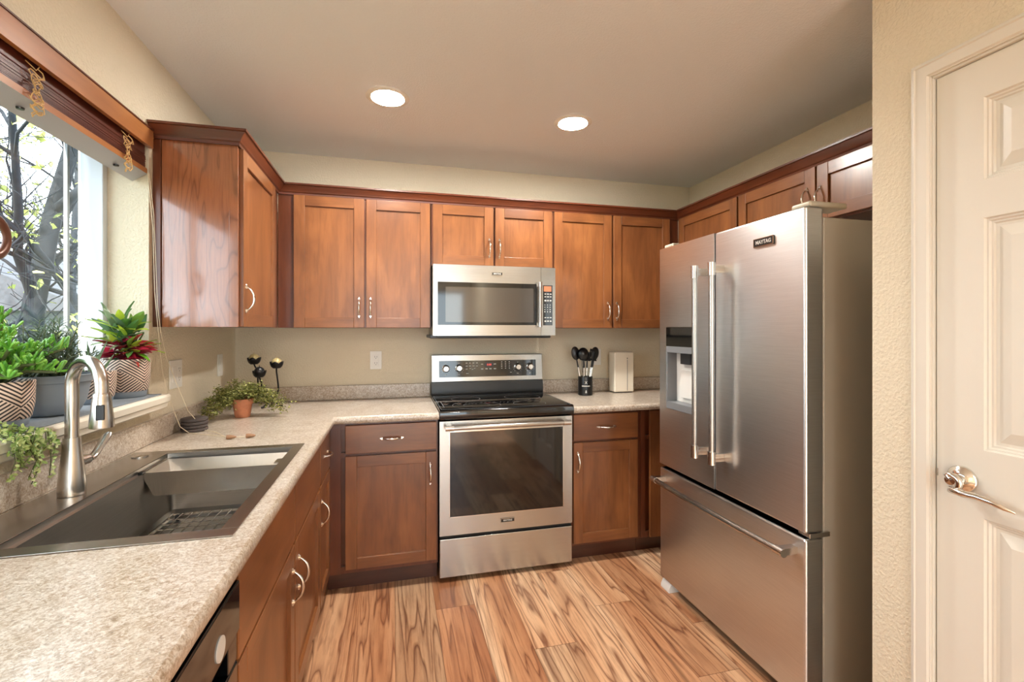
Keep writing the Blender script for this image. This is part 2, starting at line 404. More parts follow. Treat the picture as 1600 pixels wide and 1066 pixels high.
def tag(o, label, cat, group=None):
    o['label'] = label; o['category'] = cat
    if group: o['group'] = group
    return o
def thing(name, label, cat, loc=(0, 0, 0), group=None):
    o = bpy.data.objects.new(name, None); COL.objects.link(o); o.location = loc; o.empty_display_size = .05
    ORG[o.name] = Vector(loc); return tag(o, label, cat, group)
def struct(name, mb, bevel=0, parent=None, **kw):
    o = build(name, mb, parent, bevel, **kw)
    o['kind'] = 'structure'; return o

XL, XR, YB, ZC = -.9214, 2.190, 3.118, 2.44
XP, YP, YR = 1.4253, 1.116, -3.2      # pantry wall plane, its end, rear wall
# ---------------------------------------------------------------- room shell
struct('floor', MB().box(XL-.2, XR+.1, YR-.2, YB+.1, -.1, 0, 'floor'))
LIGHTS = [(-.027, 2.256), (.912, 2.295), (.30, -1.6), (-.35, -2.3), (.95, -2.3)]  # lamps at negative y are unseen, added to fill the kitchen with light
def ceiling():
    mb = MB(); HALF = .15; r = .082; N = 32
    ysplit = sorted(set([YR-.2, YB+.1]+[y+s*HALF for x, y in LIGHTS for s in (-1, 1)]))
    for a, b in zip(ysplit[:-1], ysplit[1:]):
        hs = sorted([x for x, y in LIGHTS if y-HALF < (a+b)/2 < y+HALF]); x0 = XL-.2
        for hx in hs:
            mb.box(x0, hx-HALF, a, b, ZC, ZC+.004, 'ceiling'); x0 = hx+HALF
        mb.box(x0, XR+.1, a, b, ZC, ZC+.004, 'ceiling')
    for (x, y) in LIGHTS:
        # square plate with a round hole; clipped to its own band of the split
        bands = [(a, b) for a, b in zip(ysplit[:-1], ysplit[1:]) if y-HALF < (a+b)/2 < y+HALF]
        vs = []; fs = []
        for k in range(N):
            a = 2*PI*k/N; c, s_ = math.cos(a), math.sin(a); q = HALF/max(abs(c), abs(s_))
            vs += [(x+r*c, y+r*s_, ZC), (x+q*c, y+q*s_, ZC)]
        for k in range(N):
            j = (k+1) % N; fs.append((2*k, 2*k+1, 2*j+1, 2*j))
        mb.add(vs, fs, 'ceiling')
    mb.box(XL-.2, XR+.1, YR-.2, YB+.1, ZC+.12, ZC+.2, 'ceiling')
    return mb
struct('ceiling', ceiling(), recalc=True)
WY0, WY1, WZ0, WZ1, XO = .42, 2.10, 1.085, 2.098, -1.15
mb = MB()
mb.box(XO, XL, YR-.1, WY0, 0, ZC, 'wall'); mb.box(XO, XL, WY1, YB+.1, 0, ZC, 'wall')
mb.box(XO, XL, WY0, WY1, 0, WZ0, 'wall'); mb.box(XO, XL, WY0, WY1, WZ1, ZC, 'wall')
struct('wall_left', mb)
struct('wall_back', MB().box(XL, XR, YB, YB+.12, 0, ZC, 'wall'))
struct('wall_right', MB().box(XR, XR+.12, 1.0, YB+.12, 0, ZC, 'wall'))
mb = MB(); DY0, DY1, DZ = .325, .953, 2.042
mb.box(XP, XP+.115, DY1, YP, 0, ZC, 'wall'); mb.box(XP, XP+.115, DY0, DY1, DZ, ZC, 'wall'); mb.box(XP, XP+.115, YR-.1, DY0, 0, ZC, 'wall')
mb.box(XP+.115, XR+.12, 1.0, YP, 0, ZC, 'wall')
struct('wall_pantry', mb)
PX0, PX1, PZ1 = -.75, 1.3, 2.10
mb = MB(); mb.box(XL, PX0, YR-.12, YR, 0, ZC, 'wall'); mb.box(PX1, XP, YR-.12, YR, 0, ZC, 'wall'); mb.box(PX0, PX1, YR-.12, YR, PZ1, ZC, 'wall')
struct('wall_front', mb)
# unseen patio door, added behind the camera for daylight and reflections
w2 = MB()
for (a, b) in ((PX0, .275), (.275, PX1)):
    w2.box(a, a+.06, YR-.09, YR-.04, .02, PZ1, 'vinyl'); w2.box(b-.06, b, YR-.09, YR-.04, .02, PZ1, 'vinyl')
    w2.box(a+.06, b-.06, YR-.09, YR-.04, .02, .1, 'vinyl'); w2.box(a+.06, b-.06, YR-.09, YR-.04, PZ1-.07, PZ1, 'vinyl')
p2 = struct('added_window', w2)
gl = build('pane', MB().box(PX0+.06, PX1-.06, YR-.07, YR-.064, .1, PZ1-.07, 'glass'), p2)
# kitchen window
FX0, FX1 = -1.13, -1.056
mb = MB(); fw = .03
mb.box(FX0, FX1, WY1-fw, WY1, WZ0+.015, WZ1, 'vinyl'); mb.box(FX0, FX1, WY0, WY0+fw, WZ0+.015, WZ1, 'vinyl')
mb.box(FX0, FX1, WY0+fw, WY1-fw, WZ0+.015, WZ0+.05, 'vinyl'); mb.box(FX0, FX1, WY0+fw, WY1-fw, WZ1-.045, WZ1, 'vinyl')
win = struct('window_1', mb, .003)
s1 = MB(); y0, y1, z0, z1 = WY0+fw, WY1-fw, WZ0+.05, WZ1-.045
for (a, b) in ((y0, y0+.028), (1.25, 1.275)): s1.box(-1.122, -1.09, a, b, z0, z1, 'vinyl')
s1.box(-1.122, -1.09, y0+.028, y1, z0, z0+.025, 'vinyl'); s1.box(-1.122, -1.09, y0+.028, y1, z1-.03, z1, 'vinyl')
build('sash', s1, win, .002)
build('pane', MB().box(-1.108, -1.104, y0+.02, y1-.02, z0+.01, z1-.01, 'glass'), win)
s2 = MB()
for (a, b) in ((y1-.058, y1-.046), (y0+.03, y0+.042)): s2.box(-1.146, -1.134, a, b, z0, z1, 'grey')
s2.box(-1.146, -1.134, y0+.042, y1-.058, z0, z0+.012, 'grey'); s2.box(-1.146, -1.134, y0+.042, y1-.058, z1-.012, z1, 'grey')
build('screen_frame', s2, win)
# sill (stool with moulded nose)
SZ = 1.10
prof = [(-.205, SZ-.014), (.052, SZ-.056), (.060, SZ-.050), (.062, SZ-.034), (.070, SZ-.028), (.072, SZ-.008), (.064, SZ), (-.205, SZ)]
prof = [(XL+o, z) for o, z in prof]
mb = MB(); n = len(prof); vs = [(x, y, z) for y in (WY0+.001, WY1-.001) for x, z in prof]
# inside the recess
rec = [(-1.055, SZ-.014), (XL, SZ-.014), (XL, SZ), (-1.055, SZ)]
vs = [(x, y, z) for y in (WY0+.001, WY1-.001) for x, z in rec]
mb.add(vs, [(0, 1, 5, 4), (1, 2, 6, 5), (2, 3, 7, 6), (3, 0, 4, 7), (0, 3, 2, 1), (4, 5, 6, 7)], 'sill')
nose = [(XL+.001, SZ-.060), (XL+.050, SZ-.056), (XL+.058, SZ-.050), (XL+.060, SZ-.034), (XL+.068, SZ-.028), (XL+.071, SZ-.008), (XL+.064, SZ), (XL+.001, SZ)]
k = len(nose); vs = [(x, y, z) for y in (WY0-.05, WY1+.012) for x, z in nose]
mb.add(vs, [(a, (a+1) % k, k+(a+1) % k, k+a) for a in range(k)]+[tuple(range(k))[::-1], tuple(range(k, 2*k))], 'sill')
o = struct('trim_2', mb, 0)

# ---------------------------------------------------------------- pantry door
def pantry_door():
    x = XP+.010; Y0, Y1, Z0, Z1 = DY0+.012, DY1-.006, .012, DZ-.008
    mb = MB(); st = .104; W = Y1-Y0; pw = (W-2*st-.1)/2
    ys = [Y0, Y0+st, Y0+st+pw, Y1-st-pw, Y1-st, Y1]; zs = [Z0, .24, .876, 1.048, 1.632, 1.728, 1.936, Z1]
    prof = [(0, 0), (.003, .006), (.007, .006), (.010, .011), (.014, .011), (.017, .015), (.024, .015), (.052, .004), (.052, .004)]
    for i in range(5):
        for j in range(7):
            a, b, c, d = ys[i], ys[i+1], zs[j], zs[j+1]
            if i in (1, 3) and j in (1, 3, 5):
                rings = []
                for ins, dep in prof: rings.append([(x+dep, a+ins, c+ins), (x+dep, b-ins, c+ins), (x+dep, b-ins, d-ins), (x+dep, a+ins, d-ins)])
                vs = [p for rg in rings for p in rg]; fs = []
                for q in range(len(rings)-1):
                    for e in range(4): fs.append((q*4+e, q*4+(e+1) % 4, q*4+4+(e+1) % 4, q*4+4+e))
                fs.append(tuple((len(rings)-1)*4+e for e in range(4)))
                mb.add(vs, fs, 'offwhite')
            else: mb.add([(x, a, c), (x, b, c), (x, b, d), (x, a, d)], [(0, 1, 2, 3)], 'offwhite')
    xb = x+.035
    mb.add([(x, Y0, Z0), (x, Y1, Z0), (x, Y1, Z1), (x, Y0, Z1), (xb, Y0, Z0), (xb, Y1, Z0), (xb, Y1, Z1), (xb, Y0, Z1)],
           [(0, 4, 5, 1), (1, 5, 6, 2), (2, 6, 7, 3), (3, 7, 4, 0), (4, 7, 6, 5)], 'offwhite')
    d = struct('door_1', mb, 0, recalc=False, ang=20)
    h = MB(); hy, hz = .888, .963
    h.lathe([(.034, 0), (.034, -.004), (.031, -.008), (.026, -.010), (.024, -.014), (.014, -.017), (.012, -.030), (.012, -.046), (.0, -.048)], (x, hy, hz), 'chrome', 36, 'x')
    # scrolled lever: loops round the spindle, then sweeps to the hinge side
    px = x-.050; pts = []
    for t in range(11):
        a = math.radians(70+t*20); pts.append((px+.006-.0*t, hy+.022*math.cos(a)*(1-.01*t), hz-.004+.018*math.sin(a)))
    pts += [(px, hy-.004, hz-.022), (px-.001, hy-.03, hz-.024), (px, hy-.06, hz-.022), (px+.004, hy-.085, hz-.026), (px+.010, hy-.108, hz-.034), (px+.018, hy-.124, hz-.040)]
    pts[0:0] = [(x-.044, hy, hz+.004)]
    rr = [.008]*2+[.0075]*10+[.0085, .009, .0085, .0075, .006, .003]
    rr = rr[:len(pts)]
    h.tube(pts, rr, 'chrome', 12)
    build('lever_handle', h, d, 0, ang=60)
    lp = MB(); lp.box(x-.0005, x+.004, Y1-.003, Y1+.001, .955, .975, 'nickel'); build('latch', lp, d)
    # casing with moulded profile
    prof = [(.0, .0), (-.009, 0), (-.012, .004), (-.014, .010), (-.011, .013), (-.011, .040), (-.006, .044), (-.006, .046), (0, .046)]   # (x off wall, distance outward from the jamb)
    tr = MB(); yj, zj = DY1, DZ
    path = [(yj, 0), (yj, zj), (DY0, zj), (DY0, 0)]
    pr = [(a, .046-b) for a, b in prof]
    corners = [(1, 0), (1, 1), (-1, 1), (-1, 0)]
    for q in range(3):
        vs = []
        for e in (q, q+1):
            yy, zz = path[e]; sy, sz = corners[e]
            for a, b in pr: vs.append((XP+a, yy+sy*b, zz+sz*b))
        n = len(pr); tr.add(vs, [(a, (a+1) % n, n+(a+1) % n, n+a) for a in range(n)]+[tuple(range(n))[::-1], tuple(range(n, 2*n))], 'offwhite')
    tr.box(XP, XP+.115, DY1-.002, DY1-.0002, 0, DZ-.004, 'offwhite'); tr.box(XP, XP+.115, DY0+.0002, DY0+.002, 0, DZ-.004, 'offwhite'); tr.box(XP, XP+.115, DY0+.002, DY1-.002, DZ-.006, DZ-.0002, 'offwhite')
    struct('trim_1', tr, 0, ang=25)
pantry_door()

# ---------------------------------------------------------------- recessed lamps, the ones behind the camera added as fill
llab = ['round recessed ceiling lamp above the sink side, left of the two lit ones', 'round recessed ceiling lamp above the range, right of the two lit ones',
        'added fill lamp recessed in the ceiling behind the camera', 'added fill lamp recessed in the rear ceiling, window side', 'added fill lamp recessed in the rear ceiling, pantry side']
for (x, y), lb in zip(LIGHTS, llab):
    t = thing('recessed_lamp', lb, 'ceiling lamp', (x, y, ZC), 'recessed ceiling lamps')
    build('trim_ring', MB().lathe([(.076, .0), (.0765, -.006), (.090, -.005), (.099, -.0005), (.099, .0), ], (x, y, ZC-.0005), 'trim_ring', 40, close=True), t)
    build('baffle', MB().lathe([(.0765, .0), (.068, .045), (.066, .045), (.0745, .0)], (x, y, ZC), 'trim_ring', 40, close=True), t)
    build('lamp_lens', MB().lathe([(.0, -.010), (.03, -.009), (.052, -.004), (.0650, .006), (.064, .020), (.0, .020)], (x, y, ZC), 'lens', 32), t)

# ---------------------------------------------------------------- cabinets
def Tback(u, d, z): return (u, YB-d, z)
def Tleft(u, d, z): return (XL+d, u, z)
def Tright(u, d, z): return (XR-d, u, z)
WA = {Tback: ('wood', 'wood_x'), Tleft: ('wood', 'wood_y'), Tright: ('wood', 'wood_y')}
def pull(parent, T, u, d, z, vertical=True, L=.098):
    """arched pull with flared feet, d = door face"""
    mb = MB(); n = 13; pts = []; rr = []
    for i in range(n):
        s = -1+2*i/(n-1); h = .027*(1-abs(s)**2.6)+.004
        q = s*L/2; pts.append(T(u, d+h, z+q) if vertical else T(u+q, d+h, z)); rr.append(.0042+.0016*(1-abs(s))-(.0008 if abs(s) > .8 else 0))
    mb.tube(pts, rr, 'chrome', 8)
    for s in (-1, 1):
        a = T(u, d+.0003, z+s*L/2) if vertical else T(u+s*L/2, d+.0003, z); b = T(u, d+.008, z+s*L/2) if vertical else T(u+s*L/2, d+.008, z)
        mb.tube([a, b], [.0085, .0055], 'chrome', 12)
        e = 1.16
        a = T(u, d+.0003, z+s*L/2*e) if vertical else T(u+s*L/2*e, d+.0003, z); b = T(u, d+.004, z+s*L/2*e) if vertical else T(u+s*L/2*e, d+.004, z)
        mb.tube([a, b], [.0055, .003], 'chrome', 8)
    build('handle', mb, parent, 0, ang=50)
def door(parent, T, u0, u1, d, z0, z1, hu=None, hz=None, name='door', fr=.057):
    wv, wh = WA[T]; mb = MB(); th = .019
    mb.box(u0, u0+fr, d, d+th, z0, z1, wv, T); mb.box(u1-fr, u1, d, d+th, z0, z1, wv, T)
    mb.box(u0+fr, u1-fr, d, d+th, z0, z0+fr, wh, T); mb.box(u0+fr, u1-fr, d, d+th, z1-fr, z1, wh, T)
    o = build(name, mb, parent, .0022, 2)
    build('panel', MB().box(u0+fr-.004, u1-fr+.004, d+.002, d+th-.011, z0+fr-.004, z1-fr+.004, wv, T), o)
    if hu is not None: pull(o, T, hu, d+th, hz)
    return o
def drawer(parent, T, u0, u1, d, z0, z1, handle=True, name='drawer'):
    wv, wh = WA[T]
    o = build(name, MB().box(u0, u1, d, d+.019, z0, z1, wh, T), parent, .003, 2)
    if handle: pull(o, T, (u0+u1)/2, d+.019, (z0+z1)/2, False)
    return o
UZ0, UZ1, UD = 1.364, 2.112, .298
def upper(name, label, T, u0, u1, z0, doors, org, side=None, cat='cabinet', body_u=None):
    t = thing(name, label, cat, org, 'wall cabinets')
    a, b = body_u or (u0, u1); a2, b2 = a+.0008, b-.0008
    mb = MB(); mb.box(a2, b2, .002, UD-.02, z0, UZ1, 'frame', T)
    build('body', mb, t)
    ff = MB(); ff.box(u0+.0008, u1-.0008, UD-.0195, UD, z0, UZ1, 'frame', T); build('face_frame', ff, t, .001)
    for (du0, du1, dz0, dz1, hu, hz) in doors: door(t, T, du0, du1, UD+.001, dz0, dz1, hu, hz)
    return t
dz0, dz1 = UZ0+.001, 2.102
# left wall: cabinet beside the window
t = upper('wall_cabinet', 'cherry wood wall cabinet beside the window with a tall glossy end panel', Tleft, 2.142, 2.8192, UZ0, [(2.150, 2.690, dz0, dz1, 2.180, 1.483)], (XL+.15, 2.48, UZ0))
sp = MB(); sp.box(XL+.001, XL+.028, 2.128, 2.141, UZ0-.001, UZ1, 'frame'); sp.box(-.652, -.619, 2.131, 2.141, UZ0-.001, UZ1, 'veneer'); sp.box(XL+.029, -.653, 2.135, 2.141, UZ0-.001, UZ1, 'veneer')
build('side_panel', sp, t, .001)
# back wall
t = upper('wall_cabinet', 'two-door wall cabinet left of the microwave with closed brown doors', Tback, -.6218, .2165, UZ0, [(-.538, -.164, dz0, dz1, -.192, 1.48), (-.154, .209, dz0, dz1, -.129, 1.48)], (-.19, YB-.15, UZ0), body_u=(-.6218, .2165))
t = upper('wall_cabinet', 'short two-door wall cabinet directly above the microwave', Tback, .2165, .980, 1.738, [(.225, .594, 1.745, dz1, .567, 1.852), (.605, .974, 1.745, dz1, .630, 1.852)], (.6, YB-.15, 1.738))
t = upper('wall_cabinet', 'two-door wall cabinet right of the microwave above the utensil crock', Tback, .980, 1.8905, UZ0, [(.987, 1.386, dz0, dz1, 1.357, 1.475), (1.399, 1.816, dz0, dz1, 1.421, 1.475)], (1.4, YB-.15, UZ0))
# right wall
t = upper('wall_cabinet', 'single-door wall cabinet in the far right corner partly hidden behind the refrigerator', Tright, 2.228, 2.8192, UZ0, [(2.236, 2.786, dz0, dz1, 2.262, 1.475)], (XR-.15, 2.5, UZ0))
t = upper('wall_cabinet', 'short two-door wall cabinet above the refrigerator', Tright, 1.135, 2.228, 1.842, [(1.731, 2.222, 1.850, dz1, 1.772, 1.955), (1.236, 1.722, 1.850, dz1, 1.702, 1.945)], (XR-.15, 1.7, 1.842))
# crown moulding
cp = [(.0015, 2.104), (.010, 2.104), (.012, 2.114), (.018, 2.119), (.022, 2.128), (.036, 2.144), (.040, 2.150), (.047, 2.152), (.047, 2.161), (.0015, 2.161)]
F_L, F_B, F_R = XL+UD, YB-UD, XR-UD
path = [(XL+.001, 2.127), (F_L+.001, 2.127), (F_L+.001, F_B), (F_R, F_B), (F_R, YP+.002)]
cm = MB(); cm.sweep(path, cp, lambda i: M['crown_x'] if i in (0, 2) else M['crown_y'])
tag(build('crown_moulding', cm, None, 0, org=(.6, F_B, 2.13), ang=25), 'dark stained crown moulding running along the tops of all wall cabinets', 'moulding')

# base cabinets
BD, BZ1 = .588, .876
def base(name, label, T, u0, u1, org, hollow=False, fill=None):
    t = thing(name, label, 'cabinet', org, 'base cabinets'); mb = MB(); a, b = u0+.0008, u1-.0008
    if hollow:
        mb.box(a, a+.016, .002, BD-.02, .10, BZ1, 'frame', T); mb.box(b-.016, b, .002, BD-.02, .10, BZ1, 'frame', T); mb.box(a+.016, b-.016, .002, BD-.02, .10, .118, 'frame', T)
    else: mb.box(a, b, .002, BD-.02, .10, BZ1, 'frame', T)
    build('body', mb, t)
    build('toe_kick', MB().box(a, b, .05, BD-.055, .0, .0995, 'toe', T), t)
    ff = MB(); rs = [(.10, .135), (.655, .69) if not fill else fill, (.84, BZ1)]
    ff.box(a, a+.03, BD-.0195, BD, .10, BZ1, 'frame', T); ff.box(b-.03, b, BD-.0195, BD, .10, BZ1, 'frame', T)
    for r0, r1 in rs: ff.box(a+.03, b-.03, BD-.0195, BD, r0, r1, 'frame', T)
    build('face_frame', ff, t, .0008); return t
dd = BD+.001
t = base('sink_base_cabinet', 'wide sink cabinet with two doors below two blank fronts, under the sink', Tleft, 1.078, 2.199, (-.6, 1.64, 0), True, (.635, .67))
drawer(t, Tleft, 1.086, 1.653, dd, .66, .862, False, 'blank_front'); drawer(t, Tleft, 1.659, 2.193, dd, .66, .862, False, 'blank_front')
door(t, Tleft, 1.086, 1.650, dd, .115, .650, 1.615, .53); door(t, Tleft, 1.660, 2.193, dd, .115, .650, 1.712, .53)
t = base('base_cabinet', 'narrow drawer cabinet in the left corner past the sink', Tleft, 2.199, 2.529, (-.6, 2.36, 0), False, (.635, .67))
drawer(t, Tleft, 2.206, 2.522, dd, .66, .862); door(t, Tleft, 2.206, 2.522, dd, .115, .650, 2.236, .53, fr=.05)
t = base('base_cabinet', 'base cabinet with one drawer and one door left of the range', Tback, -.3322, .231, (-.05, YB-.3, 0), False, (.695, .72))
fl = MB(); fl.box(-.331, -.262, BD+.0003, BD+.004, .10, BZ1, 'frame', Tback); build('filler_strip', fl, t)
drawer(t, Tback, -.240, .222, dd, .716, .862); door(t, Tback, -.240, .222, dd, .125, .704, .188, .588)
t = base('base_cabinet', 'base cabinet with one drawer and one door between the range and the refrigerator', Tback, .995, 1.44, (1.2, YB-.3, 0), False, (.69, .715))
drawer(t, Tback, 1.003, 1.412, dd, .712, .862); door(t, Tback, 1.003, 1.412, dd, .118, .700, 1.028, .588)
t = base('base_cabinet', 'corner base cabinet whose narrow front strip shows beside the refrigerator', Tback, 1.44, 2.188, (1.8, YB-.3, 0), False, (.69, .715))
fl = MB(); fl.box(1.494, 1.60, dd, dd+.019, .105, .868, 'wood', Tback); build('door', fl, t, .002)

# ---------------------------------------------------------------- countertops
CZ0, CZ = .878, .914
CX, CY = -.2858, 2.478
nose = [(0, CZ0), (.012, CZ0), (.016, CZ0+.004), (.018, CZ0+.012), (.018, CZ-.014), (.0155, CZ-.006), (.010, CZ-.001), (.0, CZ)]
SX0, SX1, SY0, SY1 = -.884, -.338, 1.107, 1.921       # sink cut-out
mb = MB(); ex, ey = CX-.018, CY+.018; Yn = -.75
for (a, b, c, d) in ((XL+.001, ex, Yn, SY0), (XL+.001, SX0, SY0, SY1), (SX1, ex, SY0, SY1), (XL+.001, ex, SY1, YB-.001), (ex, .2325, ey, YB-.001)):
    mb.box(a, b, c, d, CZ0, CZ, 'laminate')
mb.sweep([(.2325, ey), (ex, ey), (ex, Yn)], [( -o, z) for o, z in nose], lambda i: M['laminate'])
ct = build('countertop', mb, None, 0, org=(-.6, 1.5, CZ0), ang=35)
tag(ct, 'long L-shaped speckled beige laminate countertop holding the sink', 'countertop')
bs = MB(); bs.box(XL+.001, XL+.021, Yn, YB-.001, CZ+.0003, 1.003, 'laminate'); bs.box(XL+.021, .2325, YB-.021, YB-.001, CZ+.0003, 1.003, 'laminate')
build('backsplash', bs, ct, .004)
mb = MB(); mb.box(.9925, XR-.001, ey, YB-.001, CZ0, CZ, 'laminate'); mb.sweep([(XR-.001, ey), (.9925, ey)], [(-o, z) for o, z in nose], lambda i: M['laminate'])
ct2 = build('countertop', mb, None, 0, org=(1.5, 2.8, CZ0), ang=35)
tag(ct2, 'short speckled laminate countertop between range and refrigerator', 'countertop')
build('backsplash', MB().box(.9925, XR-.001, YB-.021, YB-.001, CZ+.0003, 1.003, 'laminate'), ct2, .004)

# ---------------------------------------------------------------- sink
def sink():
    t = thing('kitchen_sink', 'stainless steel workstation sink set into the counter below the window', 'sink', (-.6, 1.51, CZ))
    x0, x1, y0, y1 = -.892, -.331, 1.100, 1.928; z = CZ+.0008; zt = z+.0022
    bx0, bx1, by0, by1 = -.772, -.366, 1.142, 1.886; zb = .70
    mb = MB()
    for (a, b, c, d) in ((x0, x1, y0, by0), (x0, x1, by1, y1), (x0, bx0, by0, by1), (bx1, x1, by0, by1)): mb.box(a, b, c, d, z, zt, 'steel_deck')
    build('rim', mb, t, .0008)
    # bowl: rounded rectangle rings (ledge on the long sides, then straight walls)
    def ring(a, b, c, d, r, zz, n=5):
        pts = []
        for cx, cy, s in ((b-r, d-r, 0), (a+r, d-r, 90), (a+r, c+r, 180), (b-r, c+r, 270)):
            for k in range(n+1):
                an = math.radians(s+90*k/n); pts.append((cx+r*math.cos(an), cy+r*math.sin(an), zz))
        return pts
    lv = [(bx0, bx1, by0, by1, .004, z), (bx0, bx1, by0, by1, .004, z-.014), (bx0+.010, bx1-.010, by0, by1, .004, z-.016), (bx0+.012, bx1-.012, by0+.002, by1-.002, .010, z-.05),
          (bx0+.014, bx1-.014, by0+.004, by1-.004, .016, zb+.02), (bx0+.030, bx1-.030, by0+.02, by1-.02, .016, zb), ]
    rings = [ring(*q) for q in lv]; n = len(rings[0]); vs = [p for r_ in rings for p in r_]; fs = []
    for q in range(len(rings)-1):
        for e in range(n): fs.append((q*n+e, q*n+(e+1) % n, q*n+n+(e+1) % n, q*n+n+e))
    fs.append(tuple((len(rings)-1)*n+e for e in range(n)))
    b = MB(); b.add(vs, fs, 'steel_bowl'); build('bowl', b, t, 0, ang=30, recalc=False)
    build('drain', MB().lathe([(.0, .004), (.035, .004), (.045, .003), (.052, .0015), (.052, .0005)], ((bx0+bx1)/2, 1.52, zb), 'steel_deck', 28), t)
    build('hole_cover', MB().lathe([(.024, 0), (.024, .003), (.02, .005), (.0, .0055)], (-.842, 1.86, zt+.0003), 'nickel', 24), t)
sink()
def sink_insert():
    t = thing('strainer_tray', 'steel drop-in tray hanging across the far end of the sink', 'tray', (-.57, 1.79, .90))
    # the tray slides on the two ledges
    a, b, c, d = -.768, -.370, 1.700, 1.868; z1, z0 = .9015, .822; mb = MB()
    def R4(a, b, c, d, z): return [(a, c, z), (b, c, z), (b, d, z), (a, d, z)]
    outer = [R4(a, b, c, d, z1), R4(a+.026, b-.026, c+.020, d-.022, z0)]
    inner = [R4(a+.008, b-.008, c+.003, d-.003, z1), R4(a+.030, b-.030, c+.024, d-.026, z0+.003)]
    vs = outer[0]+outer[1]+inner[1]+inner[0]; fs = []
    for q in range(3):
        for e in range(4): fs.append((q*4+e, q*4+(e+1) % 4, q*4+4+(e+1) % 4, q*4+4+e))
    fs = [f for f in fs if not (f[0] >= 4 and f[0] < 8)]
    for e in range(4): fs.append((e, (e+1) % 4, 12+(e+1) % 4, 12+e))
    fs += [(4, 5, 6, 7), (8, 11, 10, 9)]
    mb.add(vs, fs, 'steel_deck'); build('tray', mb, t, 0, ang=20)
    mb = MB(); mb.box(a-.0005, a+.006, c-.004, c-.0005, z1-.06, z1+.001, 'black'); mb.box(a-.0005, a+.012, c-.016, c+.004, z1-.002, z1+.006, 'black')
    build('end_clip', mb, t, .001)
    build('end_tab', MB().box(b-.02, b+.0, c+.01, c+.06, z1+.0005, z1+.005, 'nickel'), t, .001)
sink_insert()
def sink_grid():
    t = MB(); z = .718; a, b, c, d = -.735, -.404, 1.22, 1.838
    for k in range(12):
        x = a+(b-a)*k/11; t.tube([(x, c, z), (x, d, z)], .0022, 'nickel', 6)
    for k in range(16):
        y = c+(d-c)*k/15; t.tube([(a, y, z-.0042), (b, y, z-.0042)], .0022, 'nickel', 6)
    t.tube([(a, c, z), (b, c, z), (b, d, z), (a, d, z), (a, c, z)], .003, 'nickel', 6)
    e = thing('sink_grid', 'wire rack lying on the bottom of the sink bowl', 'rack', ((a+b)/2, (c+d)/2, .70))
    build('wire_grid', t, e)
    for x in (a+.02, b-.02):
        for y in (c+.02, d-.02):
            build('rubber_foot', MB().lathe([(.008, .0008), (.008, .012), (.005, .022), (0, .022)], (x, y, .70), 'black', 12), e)
sink_grid()
# ---------------------------------------------------------------- faucet
def faucet():
    fx, fy, z = -.822, 1.476, CZ+.004
    t = thing('kitchen_faucet', 'tall brushed nickel gooseneck faucet standing behind the sink', 'faucet', (fx, fy, z))
    build('body', MB().lathe([(.029, 0), (.0295, .006), (.0285, .03), (.0255, .07), (.0215, .105), (.0192, .135), (.0185, .150), (.0, .150)], (fx, fy, z), 'nickel', 40), t, ang=50)
    dx, dy = .105, -.076; L = math.hypot(dx, dy); ux, uy = dx/L, dy/L; r = L/2; zc = 1.205
    pts = [(fx, fy, z+.148), (fx, fy, 1.12), (fx, fy, 1.17)]
    for k in range(17):
        a = PI-PI*k/16; pts.append((fx+ux*(r+r*math.cos(a)), fy+uy*(r+r*math.cos(a)), zc+.066*math.sin(a)))
    hx, hy = fx+dx, fy+dy; pts.append((hx, hy, 1.190))
    build('neck', MB().tube(pts, .0148, 'nickel', 20), t, ang=60)
    head = build('spray_head', MB().lathe([(.0, .0), (.023, .0), (.0256, .001), (.0260, .005), (.0238, .03), (.0206, .06), (.0186, .078), (.0190, .082), (.0170, .088), (.0, .088)], (hx, hy, 1.103), 'nickel', 32), t, ang=50)
    # button facing the camera side
    vx, vy = .35, -.94; pts = []
    b = MB(); 
    def TB(u, d, zz): return (hx+vx*d-vy*u, hy+vy*d+vx*u, 1.103+zz)
    b.box(-.0085, .0085, .0175, .0255, .022, .060, 'black', TB); build('spray_button', b, head, .002)
    lv = MB(); lv.tube([(fx+.004, fy+.012, .998), (fx+.010, fy+.046, .998)], [.0130, .0130], 'nickel', 20); lv.tube([(fx+.010, fy+.046, .998), (fx+.0105, fy+.049, .998)], [.0118, .0118], 'black', 20)
    lv.tube([(fx+.0105, fy+.049, .998), (fx+.012, fy+.062, .999), (fx+.014, fy+.074, 1.006), (fx+.018, fy+.092, 1.026), (fx+.022, fy+.110, 1.046), (fx+.024, fy+.118, 1.053)], [.0126, .0122, .0110, .0110, .0135, .009], 'nickel', 18, flat=.6)
    build('lever', lv, t, ang=55)
faucet()

